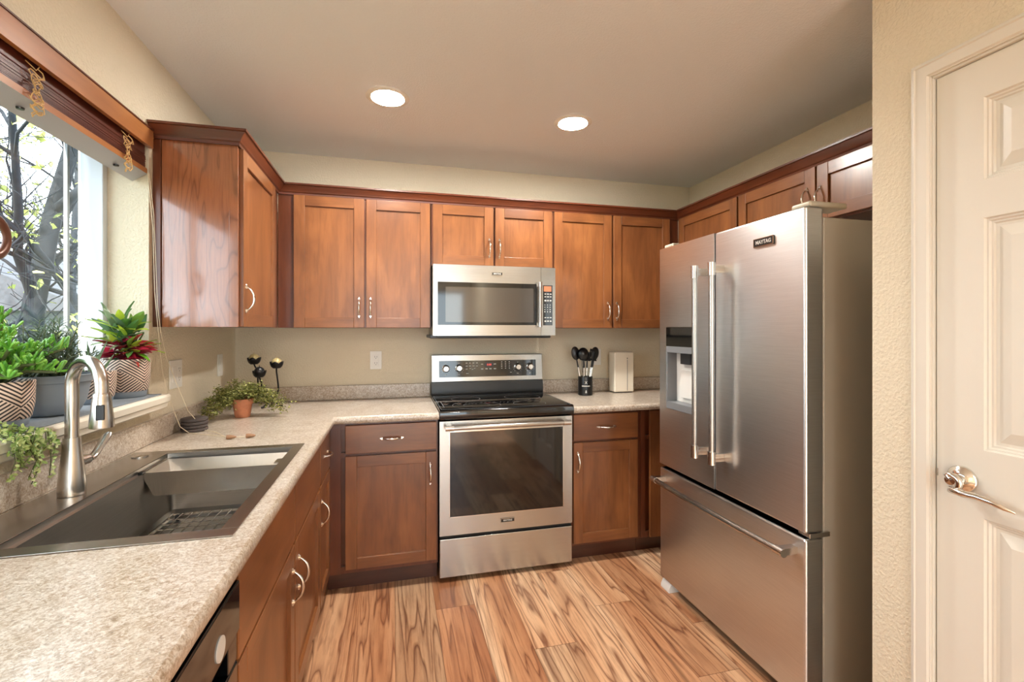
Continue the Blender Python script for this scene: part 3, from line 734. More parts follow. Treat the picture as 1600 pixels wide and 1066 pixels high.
# ---------------------------------------------------------------- dishwasher
def dishwasher():
    y0, y1, xf = .478, 1.073, -.307
    t = thing('dishwasher', 'black built-in dishwasher under the counter beside the sink cabinet', 'dishwasher', (-.6, .775, 0))
    build('body', MB().box(XL+.02, xf-.035, y0, y1, .012, .868, 'black'), t)
    build('toe_panel', MB().box(xf-.10, xf-.09, y0, y1, .0, .0115, 'black'), t)
    build('top_strip', MB().box(xf-.034, xf-.004, y0, y1, .845, .868, 'black'), t, .002)
    # control panel with a pocket grip
    p = MB(); p.box(xf-.034, xf, y0+.004, y1-.004, .735, .838, 'black_glass')
    cp = build('control_panel', p, t, .004)
    build('badge', MB().lathe([(.0, .0), (.022, .0), (.022, .002), (.0, .0025)], (xf+.0002, .955, .768), 'mark', 28, 'x'), cp)
    g = MB(); n = 14
    for k in range(n):
        a = y0+.06+(y1-y0-.12)*k/n; b = y0+.06+(y1-y0-.12)*(k+1)/n
        h = .035+.02*math.sin(PI*(k+.5)/n); g.box(xf-.034, xf-.022, a, b, .733-h, .733, 'gap')
    build('pocket_grip', g, t)
    build('door', MB().box(xf-.034, xf-.004, y0+.004, y1-.004, .10, .672, 'black_glass'), t, .004)
    for a, b in ((y0+.004, y0+.055), (y1-.055, y1-.004)): build('door_shoulder', MB().box(xf-.034, xf-.006, a, b, .674, .733, 'black_glass'), t, .002)
dishwasher()

# ---------------------------------------------------------------- range
def plate_text(parent, cx, cz, w, h, T, s='MAYTAG', name='logo_plate'):
    mb = MB(); mb.box(cx-w/2, cx+w/2, 0, .004, cz-h/2, cz+h/2, 'black', T)
    e = .0016
    for (a, b, c, d) in ((-w/2, w/2, -h/2, -h/2+e), (-w/2, w/2, h/2-e, h/2), (-w/2, -w/2+e, -h/2, h/2), (w/2-e, w/2, -h/2, h/2)): mb.box(cx+a, cx+b, .004, .0052, cz+c, cz+d, 'chrome', T)
    mb.text(s, h*.62, 'mark', lambda x, y, z: T(cx+x*.95*FLIP.get(T, 1), .0043+z, cz+y), .0004, bold=.0004)
    return build(name, mb, parent)
FLIP = {}
def kitchen_range():
    x0, x1 = .2365, .9885; t = thing('kitchen_range', 'stainless steel electric range with black glass cooktop, between the base cabinets', 'range', (.612, 2.8, 0))
    yf = 2.500
    mb = MB(); mb.box(x0+.002, x1-.002, yf+.045, YB-.03, .03, .905, 'black'); build('body', mb, t)
    for x in (x0+.05, x1-.05):
        for y in (yf+.12, YB-.10): build('foot', MB().lathe([(.018, 0), (.018, .029), (0, .029)], (x, y, .0), 'black', 14), t)
    build('drawer', MB().box(x0, x1, yf, yf+.042, .026, .232, 'steel'), t, .004)
    build('drawer_gap', MB().box(x0+.004, x1-.004, yf+.012, yf+.044, .2325, .2495, 'gap'), t)
    d = MB(); z0, z1 = .250, .862; wx0, wx1, wz0, wz1 = x0+.052, x1-.052, .345, .806
    for (a, b, c, e) in ((x0, wx0, z0, z1), (wx1, x1, z0, z1), (wx0, wx1, z0, wz0), (wx0, wx1, wz1, z1)): d.box(a, b, yf, yf+.042, c, e, 'steel')
    door = build('oven_door', d, t, .0)
    build('window', MB().box(wx0, wx1, yf+.0015, yf+.03, wz0, wz1, 'black_glass'), door)
    rim = MB(); e = .003
    for (a, b, c, f) in ((wx0, wx1, wz0, wz0+e), (wx0, wx1, wz1-e, wz1), (wx0, wx0+e, wz0, wz1), (wx1-e, wx1, wz0, wz1)): rim.box(a, b, yf-.0006, yf+.0012, c, f, 'chrome')
    build('window_trim', rim, door)
    h = MB(); hz, hy = .834, yf-.048
    h.tube([(x0+.055, hy, hz), (x1-.055, hy, hz)], .0115, 'steel', 20)
    for x in (x0+.048, x1-.048):
        h.tube([(x-.022, hy, hz), (x+.022, hy, hz)], .0142, 'nickel', 20); h.box(x-.014, x+.014, hy, yf-.0003, hz-.011, hz+.011, 'nickel')
    build('handle', h, door, 0, ang=45)
    plate_text(door, .609, .304, .078, .021, lambda u, dp, z: (u, yf-.0003-dp, z))
    # cooktop
    c = MB(); yc = 2.474
    prof = [(yc+.004, .874), (yc, .880), (yc, .912), (yc+.004, .922), (yc+.014, .927), (3.035, .927), (3.035, .874)]
    vs = [(x, y, z) for x in (x0-.0015, x1+.0015) for y, z in prof]; n = len(prof)
    c.add(vs, [(a, (a+1) % n, n+(a+1) % n, n+a) for a in range(n)]+[tuple(range(n))[::-1], tuple(range(n, 2*n))], 'black_glass')
    ck = build('cooktop', c, t, .0015)
    for (cx, cy, r) in ((.455, 2.605, .136), (.455, 2.605, .074), (.765, 2.60, .094), (.43, 2.855, .088), (.79, 2.855, .112), ):
        build('burner_ring', MB().lathe([(r-.0011, .0003), (r-.0011, .0006), (r+.0011, .0006), (r+.0011, .0003)], (cx, cy, .927), 'ring', 56, close=True), ck)
    fr = MB(); e = .0025
    for (a, b, q, s_) in ((x0+.008, x1-.008, yc+.020, yc+.020+e), (x0+.008, x1-.008, 3.008, 3.008+e), (x0+.008, x0+.008+e, yc+.02, 3.01), (x1-.008-e, x1-.008, yc+.02, 3.01)): fr.box(a, b, q, s_, .9273, .9277, 'grey')
    fr.box(x0+.03, x0+.033, 2.56, 2.78, .9273, .9277, 'grey')
    build('edge_line', fr, ck)
    # backguard, slightly leaning back
    lean = lambda z: 3.036+.02*(z-.93)/.26
    lo = MB(); lo.add([(x, y, z) for x in (x0, x1) for y, z in ((3.0365, .925), (3.03, .96), (lean(1.0), 1.0), (lean(1.012), 1.012), (3.095, 1.012), (3.095, .925))],
        [(0, 1, 7, 6), (1, 2, 8, 7), (2, 3, 9, 8), (3, 4, 10, 9), (4, 5, 11, 10), (5, 0, 6, 11), (0, 5, 4, 3, 2, 1), (6, 7, 8, 9, 10, 11)], 'black')
    build('riser', lo, t, 0, ang=60)
    bk = MB(); TB = lambda u, dp, z: (u, lean(z)-dp, z)
    bk.add([TB(x, dp, z) if dp > -.05 else (x, 3.095, z) for x in (x0, x1) for dp, z in ((0, 1.0135), (0, 1.188), (-.06, 1.188), (-.06, 1.0135))],
           [(0, 1, 5, 4), (1, 2, 6, 5), (2, 3, 7, 6), (3, 0, 4, 7), (0, 3, 2, 1), (4, 5, 6, 7)], 'steel')
    b = build('backguard', bk, t, .003)
    mk = MB().box(.285, .940, .0005, .003, 1.043, 1.150, 'black_glass', TB)
    for kx, kz in ((.328, 1.100), (.414, 1.102), (.812, 1.104), (.898, 1.104)):
        y = lean(kz)-.0034; k = MB()
        k.lathe([(.025, 0), (.025, -.004), (.0195, -.007), (.0185, -.026), (.016, -.0285), (0, -.0285)], (kx, y, kz), 'nickel', 30, 'y')
        k.box(kx-.003, kx+.003, y-.034, y-.026, kz-.016, kz+.016, 'nickel')
        build('knob', k, b, 0, ang=40)
    def dot(x, z, w=.006, h=.003, m='mark'): mk.box(x-w/2, x+w/2, .0031, .0036, z-h/2, z+h/2, m, TB)
    for kx in (.328, .414, .812, .898):
        dot(kx, 1.134, .005, .004); dot(kx, 1.060, .012, .005)
        for a in (-50, -25, 205, 230, 0, 180): dot(kx+.031*math.cos(math.radians(a)), 1.101+.031*math.sin(math.radians(a)), .0028, .0028)
    for r_, row in enumerate((1.134, 1.114, 1.095)):
        for c_ in range(4 if r_ < 2 else 1): dot(.465+c_*.023, row, .012, .006)
    for c_ in range(3): dot(.490+c_*.014, 1.098-.006*(c_ % 2), .010, .004)
    for c_, x in enumerate((.842-.21, .658, .684)):
        for r_ in range(4): dot(x+.07, 1.138-.014*r_, .008, .005)
    for x in (.568, .598, .625, .655): dot(x, 1.094, .016, .007)
    dot(.568, 1.125, .016, .005); dot(.655, 1.125, .016, .005)
    dot(.470, 1.066, .016, .004); dot(.765, 1.068, .012, .004)
    build('control_panel', mk, b)
    ds = MB(); ds.box(.588, .645, .0032, .0034, 1.106, 1.136, 'dark_grey', TB); ds.text('8:88', .018, 'red', lambda x, y, z: TB(.616+x, .0036+z, 1.121+y), .0002)
    build('display', ds, b)
kitchen_range()

# ---------------------------------------------------------------- microwave
def microwave():
    x0, x1, yf, z0, z1 = .2195, .966, 2.722, 1.318, 1.734
    t = thing('microwave_oven', 'stainless over-the-range microwave with dark window, mounted above the range', 'microwave', (.59, 2.9, z0))
    build('body', MB().box(x0+.004, x1-.004, yf+.030, YB-.003, z0+.004, z1, 'steel_side'), t, .002)
    build('underside_vent', MB().box(x0-.012, x1-.01, yf+.06, YB-.02, z0-.016, z0+.0035, 'dark_grey'), t, .004)
    lp = MB(); lp.box(.25, .94, yf+.012, yf+.055, z0-.012, z0-.0005, 'black'); build('lower_grille', lp, t, .003)
    sx = .873; d = MB(); wx0, wx1, wz0, wz1 = .247, .846, 1.381, 1.632
    for (a, b, c, e) in ((x0, wx0, z0, z1), (wx1, sx-.001, z0, z1), (wx0, wx1, z0, wz0), (wx0, wx1, wz1, z1)): d.box(a, b, yf, yf+.028, c, e, 'steel')
    dr = build('door', d, t)
    w = MB(); w.box(wx0, wx1, yf+.001, yf+.02, wz0, wz1, 'black_glass'); wd = build('window', w, dr)
    build('window_mesh', MB().box(.292, .826, yf+.0003, yf+.0009, 1.398, 1.604, 'mw_glass'), wd)
    h = MB(); hx = .858; h.tube([(hx, yf-.034, 1.372), (hx, yf-.034, 1.640)], .0095, 'steel', 18)
    for z in (1.385, 1.627): h.tube([(hx, yf-.034, z-.015), (hx, yf-.034, z+.015)], .0115, 'nickel', 18); h.box(hx-.007, hx+.007, yf-.034, yf-.0003, z-.010, z+.010, 'nickel')
    build('handle', h, dr, 0, ang=45)
    T = lambda u, dp, z: (u, yf-.0003-dp, z)
    plate_text(dr, .599, 1.687, .064, .019, T)
    cp = MB()
    px0, px1, pz0, pz1 = .886, .948, 1.380, 1.626
    for (a, b, c, e) in ((sx+.001, px0, z0, z1), (px1, x1, z0, z1), (px0, px1, z0, pz0), (px0, px1, pz1, z1)): cp.box(a, b, yf, yf+.028, c, e, 'steel')
    c = build('control_column', cp, t)
    k = MB(); k.box(px0, px1, yf+.0008, yf+.02, pz0, pz1, 'black_glass'); k.box(px0+.006, px1-.008, yf, yf+.0007, 1.588, 1.620, 'orange')
    kp = build('keypad', k, c)
    mk = MB()
    for r_, z in enumerate((1.570, 1.553, 1.528, 1.503, 1.489, 1.475, 1.460, 1.425, 1.402)):
        for q in range(3): mk.box(px0+.010+q*.017, px0+.010+q*.017+(.011 if r_ in (0, 1, 2, 7, 8) else .005), yf-.0002, yf+.0006, z, z+(.008 if r_ in (2, 6, 8) else .005), 'mark')
    build('keypad_markings', mk, kp)
microwave()

# ---------------------------------------------------------------- refrigerator
def refrigerator():
    xf, y0, y1 = 1.370, 1.303, 2.207; ztop = 1.778; zs = .648; zd = .628; zb = .050; sp = 1.772
    t = thing('refrigerator', 'large stainless french-door refrigerator with bottom freezer drawer at right', 'refrigerator', ((xf+XR)/2, (y0+y1)/2, 0))
    xc = xf+.078
    build('body', MB().box(xc+.012, XR-.02, y0+.012, y1-.012, .045, 1.748, 'steel_side'), t, .006, 3)
    gk = MB(); gk.box(xc+.001, xc+.0115, y0+.03, y1-.03, .06, 1.735, 'gap'); build('door_gasket', gk, t)
    # right door
    dr = build('door', MB().box(xf, xc, y0, sp-.002, zs, ztop, 'steel_f'), t, .010, 4)
    # left door with a dispenser recess
    Y0, Y1, Z0, Z1 = 1.905, 2.146, .948, 1.366
    m = MB(); a, b, c, d = sp+.002, y1, zs, ztop
    F = lambda y, z, dx=0: (xf+dx, y, z)
    vs = [F(a, c), F(b, c), F(b, d), F(a, d), F(Y0, Z0), F(Y1, Z0), F(Y1, Z1), F(Y0, Z1), (xc, a, c), (xc, b, c), (xc, b, d), (xc, a, d), F(Y0, Z0, .06), F(Y1, Z0, .06), F(Y1, Z1, .06), F(Y0, Z1, .06)]
    fs = [(0, 1, 5, 4), (1, 2, 6, 5), (2, 3, 7, 6), (3, 0, 4, 7), (0, 8, 9, 1), (1, 9, 10, 2), (2, 10, 11, 3), (3, 11, 8, 0), (8, 11, 10, 9), (4, 5, 13, 12), (5, 6, 14, 13), (6, 7, 15, 14), (7, 4, 12, 15), (12, 13, 14, 15)]
    m.add(vs, fs, 'steel_f'); dl = build('door', m, t, 0)
    ds = MB(); 
    ds.box(xf-.003, xf+.05, Y0+.001, Y1-.001, 1.268, Z1-.001, 'black_glass')
    ds.box(xf-.003, xf+.05, Y0+.001, Y1-.001, 1.236, 1.2675, 'grey')
    ds.box(xf-.003, xf+.058, Y1-.012, Y1-.001, Z0+.001, 1.2355, 'grey'); ds.box(xf-.003, xf+.058, Y0+.001, Y0+.012, Z0+.001, 1.2355, 'grey')
    ds.box(xf-.003, xf+.058, Y0+.0125, Y1-.0125, Z0+.001, .985, 'grey')
    ds.box(xf+.052, xf+.058, Y0+.0125, Y1-.0125, .9855, 1.2355, 'white'); ds.box(xf+.030, xf+.051, 1.99, 2.07, 1.18, 1.2355, 'dark_grey')
    ds.box(xf+.040, xf+.051, 1.98, 2.08, 1.01, 1.15, 'white')
    build('dispenser', ds, dl, .002)
    # long bar handles
    for dpar, hy in ((dl, 1.832), (dr, 1.716)):
        h = MB(); hx = xf-.058
        h.tube([(hx, hy, .80), (hx, hy, 1.62)], .0115, 'steel', 20)
        for z in (.805, 1.612):
            h.tube([(hx, hy, z-.028), (hx, hy, z+.028)], .0160, 'nickel', 22); h.tube([(hx, hy, z), (xf-.0003, hy, z)], .010, 'nickel', 14); h.box(hx+.006, xf-.0003, hy-.008, hy+.008, z-.016, z+.016, 'nickel')
        build('handle', h, dpar, 0, ang=45)
    plate_text(dr, 1.488, 1.688, .098, .032, TFR)
    fd = build('freezer_drawer', MB().box(xf, xc, y0, y1, zb, zd, 'steel_f'), t, .010, 4)
    h = MB(); pts = []
    for k in range(13):
        s = -1+2*k/12; pts.append((xf-.062-.010*(1-s*s), (y0+y1)/2+s*.412, .578))
    h.tube(pts, .0125, 'steel', 18)
    for s in (-1, 1):
        y = (y0+y1)/2+s*.405; h.box(xf-.064, xf-.0003, y-.014, y+.014, .566, .590, 'nickel'); h.tube([(xf-.062, y-.02, .578), (xf-.062, y+.02, .578)], .0155, 'nickel', 18)
    build('handle', h, fd, 0, ang=45)
    hc = MB(); hc.box(xc-.055, xc+.11, y0+.004, y0+.085, 1.7795, 1.800, 'cover'); build('hinge_cover', hc, t, .008, 3)
    hc = MB(); hc.box(xc-.055, xc+.11, y1-.085, y1-.004, 1.7795, 1.800, 'cover'); build('hinge_cover', hc, t, .008, 3)
    mh = MB(); mh.box(xf+.02, xc+.03, y0+.002, y0+.05, .6295, .646, 'nickel'); build('middle_hinge', mh, t, .002)
    ft = MB()
    for y in (y1-.09, y0+.015): ft.add([(x, yy, z) for yy in (y, y+.075) for x, z in ((xf+.012, .048), (xf-.004, .018), (xf-.004, .0), (xf+.07, .0), (xf+.07, .048))], [(0, 1, 6, 5), (1, 2, 7, 6), (2, 3, 8, 7), (3, 4, 9, 8), (4, 0, 5, 9), (0, 4, 3, 2, 1), (5, 6, 7, 8, 9)], 'white')
    build('leveling_foot', ft, t, .002)
    build('kick_grille', MB().box(xf+.075, xc+.02, y0+.02, y1-.02, .008, .0445, 'dark_grey'), t)
def TFR(u, dp, z): return (1.370-.0003-dp, u, z)
FLIP[TFR] = -1
refrigerator()

# ---------------------------------------------------------------- window blind
def blind():
    y0, y1 = .44, 2.092
    t = thing('window_blind', 'raised dark wood slat blind with tan valance across the window top', 'blind', (-.94, 1.5, 2.06))
    v = MB(); v.box(-.914, -.899, .39, 2.085, 2.050, 2.116, 'valance'); v.box(-.9145, -.896, .388, 2.086, 2.1165, 2.122, 'crown_y')
    build('valance', v, t, .001)
    build('headrail', MB().box(-.985, -.936, y0, y1, 2.070, 2.096, 'headrail'), t, .002)
    build('top_slat_cover', MB().box(-.982, -.929, y0+.002, y1-.002, 2.026, 2.066, 'blind'), t, .003)
    n = 13
    for k in range(n):
        z = 1.976+k*.0037; yy = R.uniform(-.002, .002)
        build('slat', MB().box(-.978, -.927+R.uniform(-.001, .001), y0+.004, y1-.004+yy, z, z+.0028, 'blind'), t)
    # bottom rail, rolled so its underside faces into the room
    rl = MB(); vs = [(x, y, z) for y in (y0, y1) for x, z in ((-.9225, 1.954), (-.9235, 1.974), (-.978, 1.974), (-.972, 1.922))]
    rl.add(vs, [(0, 1, 5, 4), (1, 2, 6, 5), (2, 3, 7, 6), (0, 3, 2, 1), (4, 5, 6, 7)], 'valance'); rl.add(vs, [(3, 0, 4, 7)], 'rail_sky_sheen')
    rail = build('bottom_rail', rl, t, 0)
    for y in (1.50, 1.935):
        build('cord_plug', MB().lathe([(.0, -.006), (.008, -.005), (.009, .0), (0, 0)], (-.948, y, 1.9335), 'black', 12), rail)
        c = MB(); pts = []; rr_ = random.Random(int(y*100))
        for k in range(110):
            s = k/109; a = s*16*2*PI; w = .020*(1-.25*s)
            pts.append((-.912+.006*math.sin(a*.7), y+w*math.sin(a*.62)+rr_.uniform(-.004, .004), 2.03-.115*s+.010*math.cos(a)))
        c.tube(pts, .0015, 'gold_cord', 5)
        c.tube([(-.918, y-.03, 2.045), (-.914, y, 2.035), (-.914, y+.012, 2.05)], .0012, 'gold_cord', 5)
        build('curled_cord', c, t)
    # lift cords hanging over the counter corner
    c1 = [(-.915, 2.088, 1.955), (-.903, 2.096, 1.80), (-.9, 2.104, 1.636), (-.899, 2.116, 1.45), (-.893, 2.127, 1.345), (-.885, 2.155, 1.242), (-.868, 2.198, 1.137), (-.84, 2.238, 1.012), (-.795, 2.285, .918), (-.74, 2.24, .9165), (-.66, 2.12, .9165), (-.636, 2.084, .919)]
    c2 = [(-.917, 2.080, 1.955), (-.904, 2.092, 1.75), (-.9, 2.096, 1.499), (-.897, 2.118, 1.345), (-.894, 2.143, 1.187), (-.885, 2.158, 1.114), (-.87, 2.184, 1.021), (-.86, 2.216, .949), (-.838, 2.243, .9165), (-.76, 2.19, .9165), (-.63, 2.11, .9165), (-.570, 2.093, .919)]
    for c_, tp in ((c1, (-.634, 2.083)), (c2, (-.566, 2.092))):
        pts = []
        for i in range(len(c_)-1):
            for q in range(4):
                s = q/4; pts.append(tuple(c_[i][j]*(1-s)+c_[i+1][j]*s for j in range(3)))
        pts.append(c_[-1])
        o = build('lift_cord', MB().tube(pts, .0012, 'cord', 6), t)
        build('tassel', MB().lathe([(.003, -.018), (.0085, -.016), (.0085, -.004), (.0055, .012), (.002, .018)], (tp[0]+.004, tp[1], CZ+.0092), 'tassel', 14, 'x'), o)
blind()

# ---------------------------------------------------------------- wall plates
def plate(T, u, z, label, kind='outlet', w=.072, h=.116, name='wall_outlet', hl=1):
    t = thing(name, label, 'outlet' if kind != 'switch' else 'light switch', T(u, .003, z))
    build('cover_plate', MB().box(u-w/2, u+w/2, .001, .006, z-h/2, z+h/2, 'white', T), t, .002)
    def outlet(uc, d=False):
        o = build('receptacle', MB().box(uc-.017, uc+.017, .0062, .008, z-.036, z+.036, 'white', T), t, .001)
        s = MB()
        for zz in (z+.02, z-.02):
            s.box(uc-.0075, uc-.0055, .0081, .0084, zz-.002, zz+.007, 'gap', T); s.box(uc+.0055, uc+.0075, .0081, .0084, zz-.002, zz+.007, 'gap', T); s.box(uc-.002, uc+.002, .0081, .0084, zz-.010, zz-.006, 'gap', T)
        build('slots', s, o)
    if kind == 'outlet': outlet(u)
    elif kind == 'switch':
        build('toggle', MB().box(u-.016, u+.016, .0062, .0095, z-.033, z+.033, 'white', T), t, .0015)
    else:
        outlet(u+.024)
        build('toggle', MB().box(u-.024-.016, u-.024+.016, .0062, .0095, z-.033, z+.033, 'white', T), t, .0015)
plate(Tback, -.111, 1.158, 'white duplex outlet on the back wall left of the range')
plate(Tback, 1.418, 1.158, 'white duplex outlet half hidden behind the utensil crock')
plate(Tleft, 2.322, 1.160, 'white double-gang plate with switch and outlet beside the window sill', 'double', .118, .122, 'wall_outlet')
plate(Tleft, 2.855, 1.160, 'white wall switch on the left wall near the corner', 'switch', .072, .118, 'wall_switch')

# ---------------------------------------------------------------- plants
def potted(name, label, cat, c, prof, mat, soil_r, soil_z, band=None, group=None):
    t = thing(name, label, cat, c, group)
    p = build('pot', MB().lathe(prof, c, mat, 44, close=False), t, 0, ang=40)
    if band: build('pot_base', MB().lathe(band, c, 'pot_grey', 44), t)
    build('soil', MB().lathe([(0, 0), (soil_r, 0), (soil_r, -.006), (0, -.006)], (c[0], c[1], c[2]+soil_z), 'soil', 24), t)
    return t
def zigpot(name, label, c, r, h):
    z0 = h*.16
    return potted(name, label, 'potted plant', c, [(r*.86, z0+.0005), (r*.90, z0+.004), (r*.98, h*.5), (r, h-.002), (r*.985, h), (r*.93, h), (r*.90, h-.03), (r*.80, z0+.006), (0, z0+.006)], 'zig', r*.89, h-.014,
                  [(0, .0004), (r*.78, .0004), (r*.82, .004), (r*.85, z0), (0, z0)], 'plants on the window sill')
PZ = SZ+.0045
build_mat = build('plant_mat', MB().box(-1.045, -.872, 1.38, 2.085, SZ+.0005, SZ+.0040, 'mat'), None, .001, org=(-.96, 1.75, SZ))
tag(build_mat, 'thin grey mat lying on the sill under the flower pots', 'mat')
RP = random.Random(11)
def rdir(elev0, elev1):
    a = RP.uniform(0, 2*PI); e = math.radians(RP.uniform(elev0, elev1)); return Vector((math.cos(a)*math.cos(e), math.sin(a)*math.cos(e), math.sin(e)))
# succulent with finger leaves
c = (-.978, 1.466, PZ); t = zigpot('potted_succulent', 'bright green finger-leaved succulent in a zigzag pot, leftmost large pot on the sill', c, .073, .116)
fol = MB(); stm = MB()
for b in range(30):
    d = rdir(8, 85); base_ = Vector((c[0], c[1], c[2]+.105)); L = RP.uniform(.09, .19); tip = base_+Vector((d.x*L*.75, d.y*L*1.1, d.z*L))
    tip.x = min(max(tip.x, -1.06), -.86); tip.y = min(tip.y, 1.57); mid = (base_+tip)/2+Vector((0, 0, .02))
    stm.tube([base_, mid, tip], [.007, .005, .004], 'stem', 6)
    for q in range(26):
        s = RP.uniform(.35, 1.05); p = base_.lerp(tip, s)+Vector((0, 0, .02*math.sin(PI*min(1, s)))); dd_ = (d*.7+rdir(-5, 85)).normalized(); l = RP.uniform(.022, .040); w = RP.uniform(.0028, .0040)
        e = p+dd_*l; 
        if e.x < -1.088: continue
        fol.tube([p, p+dd_*l*.5, p+dd_*l*.92, e], [w*.7, w, w*1.1, w*.5], 'leaf_succ', 5)
build('foliage', fol, t, 0, ang=60, recalc=False); build('stems', stm, t)
# grey planter with fine foliage
c = (-.968, 1.648, PZ)
t = potted('potted_herb', 'fine-leaved dark green plant in a round grey planter behind the faucet', 'potted plant', c, [(0, .0004), (.052, .0004), (.062, .006), (.078, .04), (.086, .085), (.088, .094), (.094, .096), (.097, .112), (.099, .116), (.094, .117), (.090, .100), (.080, .08), (0, .08)], 'pot_grey', .088, .100, None, 'plants on the window sill')
fol = MB(); stm = MB()
for b in range(80):
    d = rdir(12, 88); base_ = Vector((c[0]+RP.uniform(-.05, .05), c[1]+RP.uniform(-.06, .06), c[2]+.098)); L = RP.uniform(.09, .19)*(.55+.45*d.z); d.x *= .6; d.y *= 1.25
    tip = base_+d*L; tip.x = min(max(tip.x, -1.07), -.87); stm.tube([base_, base_.lerp(tip, .5)+Vector((0, 0, .012)), tip], [.002, .0016, .001], 'stem', 5)
    for q in range(26):
        s = RP.uniform(.15, 1.0); p = base_.lerp(tip, s)+Vector((0, 0, .012*math.sin(PI*s))); dd_ = (d*.8+rdir(-20, 60)*.9).normalized()
        if p.x+dd_.x*.03 < -1.088: continue
        fol.leaf(p, dd_, (0, 0, 1), RP.uniform(.022, .042), .0050, 'leaf_fine', 2, .5)
build('foliage', fol, t, 0, recalc=False); build('stems', stm, t)
# small zigzag pot with grassy leaves
c = (-.985, 1.880, PZ); t = zigpot('potted_grass', 'few thin grassy blades in the small zigzag pot between planter and red-leaved plant', c, .060, .108)
fol = MB()
for b in range(13):
    d = rdir(48, 84); fol.leaf((c[0]+RP.uniform(-.02, .02), c[1]+RP.uniform(-.02, .02), c[2]+.094), d, rdir(0, 10), RP.uniform(.07, .15), .0075, 'leaf_grass', 6, RP.uniform(.2, .9))
build('foliage', fol, t, 0, recalc=False)
# croton
c = (-.958, 2.020, PZ); t = zigpot('potted_croton', 'croton with green and red leaves in the zigzag pot at the right sill end', c, .073, .140)
fol = MB(); red = MB(); stm = MB()
for b in range(5):
    d = rdir(60, 88); base_ = Vector((c[0], c[1], c[2]+.126)); tip = base_+d*RP.uniform(.07, .14); stm.tube([base_, tip], [.004, .003], 'stem', 6)
for b in range(110):
    top = b % 2 == 0
    z = RP.uniform(.05, .13) if top else RP.uniform(.008, .075); p = Vector((c[0]+RP.uniform(-.03, .03), c[1]+RP.uniform(-.03, .03), c[2]+.126+z))
    for k in range(20):
        d = rdir(10, 78) if top else rdir(-15, 40); L = RP.uniform(.07, .125) if top else RP.uniform(.06, .095); e = p+d*L
        if e.x > -1.07 and e.y < 2.055: break
    else: continue
    fol_ = fol if top else red
    fol_.leaf(p, d, (RP.gauss(0, .5), RP.gauss(0, .5), 1), L, RP.uniform(.020, .032), 'leaf_croton' if top else ('leaf_red' if RP.random() < .75 else 'leaf_croton'), 6, RP.uniform(.2, .9))
for (dx, dy, dz, L) in ((.75, .05, .45, .10), (.8, .02, .15, .11), (.55, -.3, -.08, .10), (.6, .1, .55, .09), (.2, -.85, .30, .12), (.3, -.8, .05, .11), (.5, -.5, .6, .1)):
    fol.leaf((c[0]+.015, c[1], c[2]+.17), (dx, dy, dz), (0, 0, 1), L, .022, 'leaf_croton', 6, .5)
build('foliage', fol, t, 0, recalc=False); build('red_leaves', red, t, 0, recalc=False); build('stems', stm, t)
# trailing plant at the left edge
c = (-.930, 1.29, SZ+.0005)
t = potted('trailing_plant', 'pale green trailing plant spilling over the sill edge at the far left', 'potted plant', c, [(0, .0004), (.032, .0004), (.040, .036), (.042, .038), (.038, .038), (.036, .028), (0, .028)], 'pot_grey', .036, .033, None, 'plants on the window sill')
fol = MB(); stm = MB()
for b in range(20):
    y = 1.28+.11*(b/19)+RP.uniform(-.02, .02); dr = RP.uniform(.0, .05)+(.045 if b % 3 == 0 else 0)+(.03 if b in (15, 18) else 0)
    xo = -.838+RP.uniform(.0, .03)
    pts = [(c[0]+.01, c[1]+RP.uniform(-.02, .02), c[2]+.034), (-.885, (c[1]+y)/2, SZ+.020+RP.uniform(-.010, .018)), (xo, y, SZ+RP.uniform(-.006, .012)), (xo+RP.uniform(-.01, .012), y+RP.uniform(-.012, .02), SZ-.012-dr*.5), (-.842+RP.uniform(0, .015), y+RP.uniform(-.02, .025), SZ-.022-dr)]
    P_ = []
    for i in range(4):
        for q in range(5): P_.append(Vector(pts[i]).lerp(Vector(pts[i+1]), q/5))
    stm.tube(P_, .0010, 'stem', 4)
    for p in P_[3:]:
        for q in range(2):
            d = rdir(-40, 60); d.x = abs(d.x)
            fol.leaf(p+Vector((.002, 0, 0)), d, (1, 0, .4), RP.uniform(.008, .013), RP.uniform(.007, .011), 'leaf_trail', 2, .4)
build('foliage', fol, t, 0, recalc=False); build('stems', stm, t)
# fern in terracotta on the counter
c = (-.735, 2.60, CZ+.0008)
t = potted('potted_fern', 'lacy maidenhair fern in a small terracotta pot in the counter corner', 'potted plant', c, [(0, .0), (.032, .0), (.034, .002), (.043, .066), (.0475, .067), (.0495, .092), (.045, .093), (.042, .075), (.03, .02), (0, .02)], 'terracotta', .043, .080)
fol = MB(); stm = MB()
fr = [(-.20, -.06, .05, .02), (-.18, .08, .07, .05), (-.15, -.10, .09, -.02), (-.12, .0, .10, .06), (-.06, -.10, .10, .0), (.05, -.06, .11, .05), (.10, -.03, .10, .05), (.15, -.02, .08, .01), (.18, .03, .06, -.01), (.12, .06, .10, .04), (-.1, .1, .1, .03), (-.05, .08, .13, .08), (.04, .08, .12, .06), (-.16, -.12, .04, -.07), (-.09, -.13, .06, -.06), (-.11, -.07, .10, .02), (.19, -.05, .04, -.05), (.08, .0, .12, .08), (-.17, .02, .03, -.05), (-.13, -.08, .02, -.09), (-.08, -.04, .12, .05), (.16, .0, .07, -.03)]
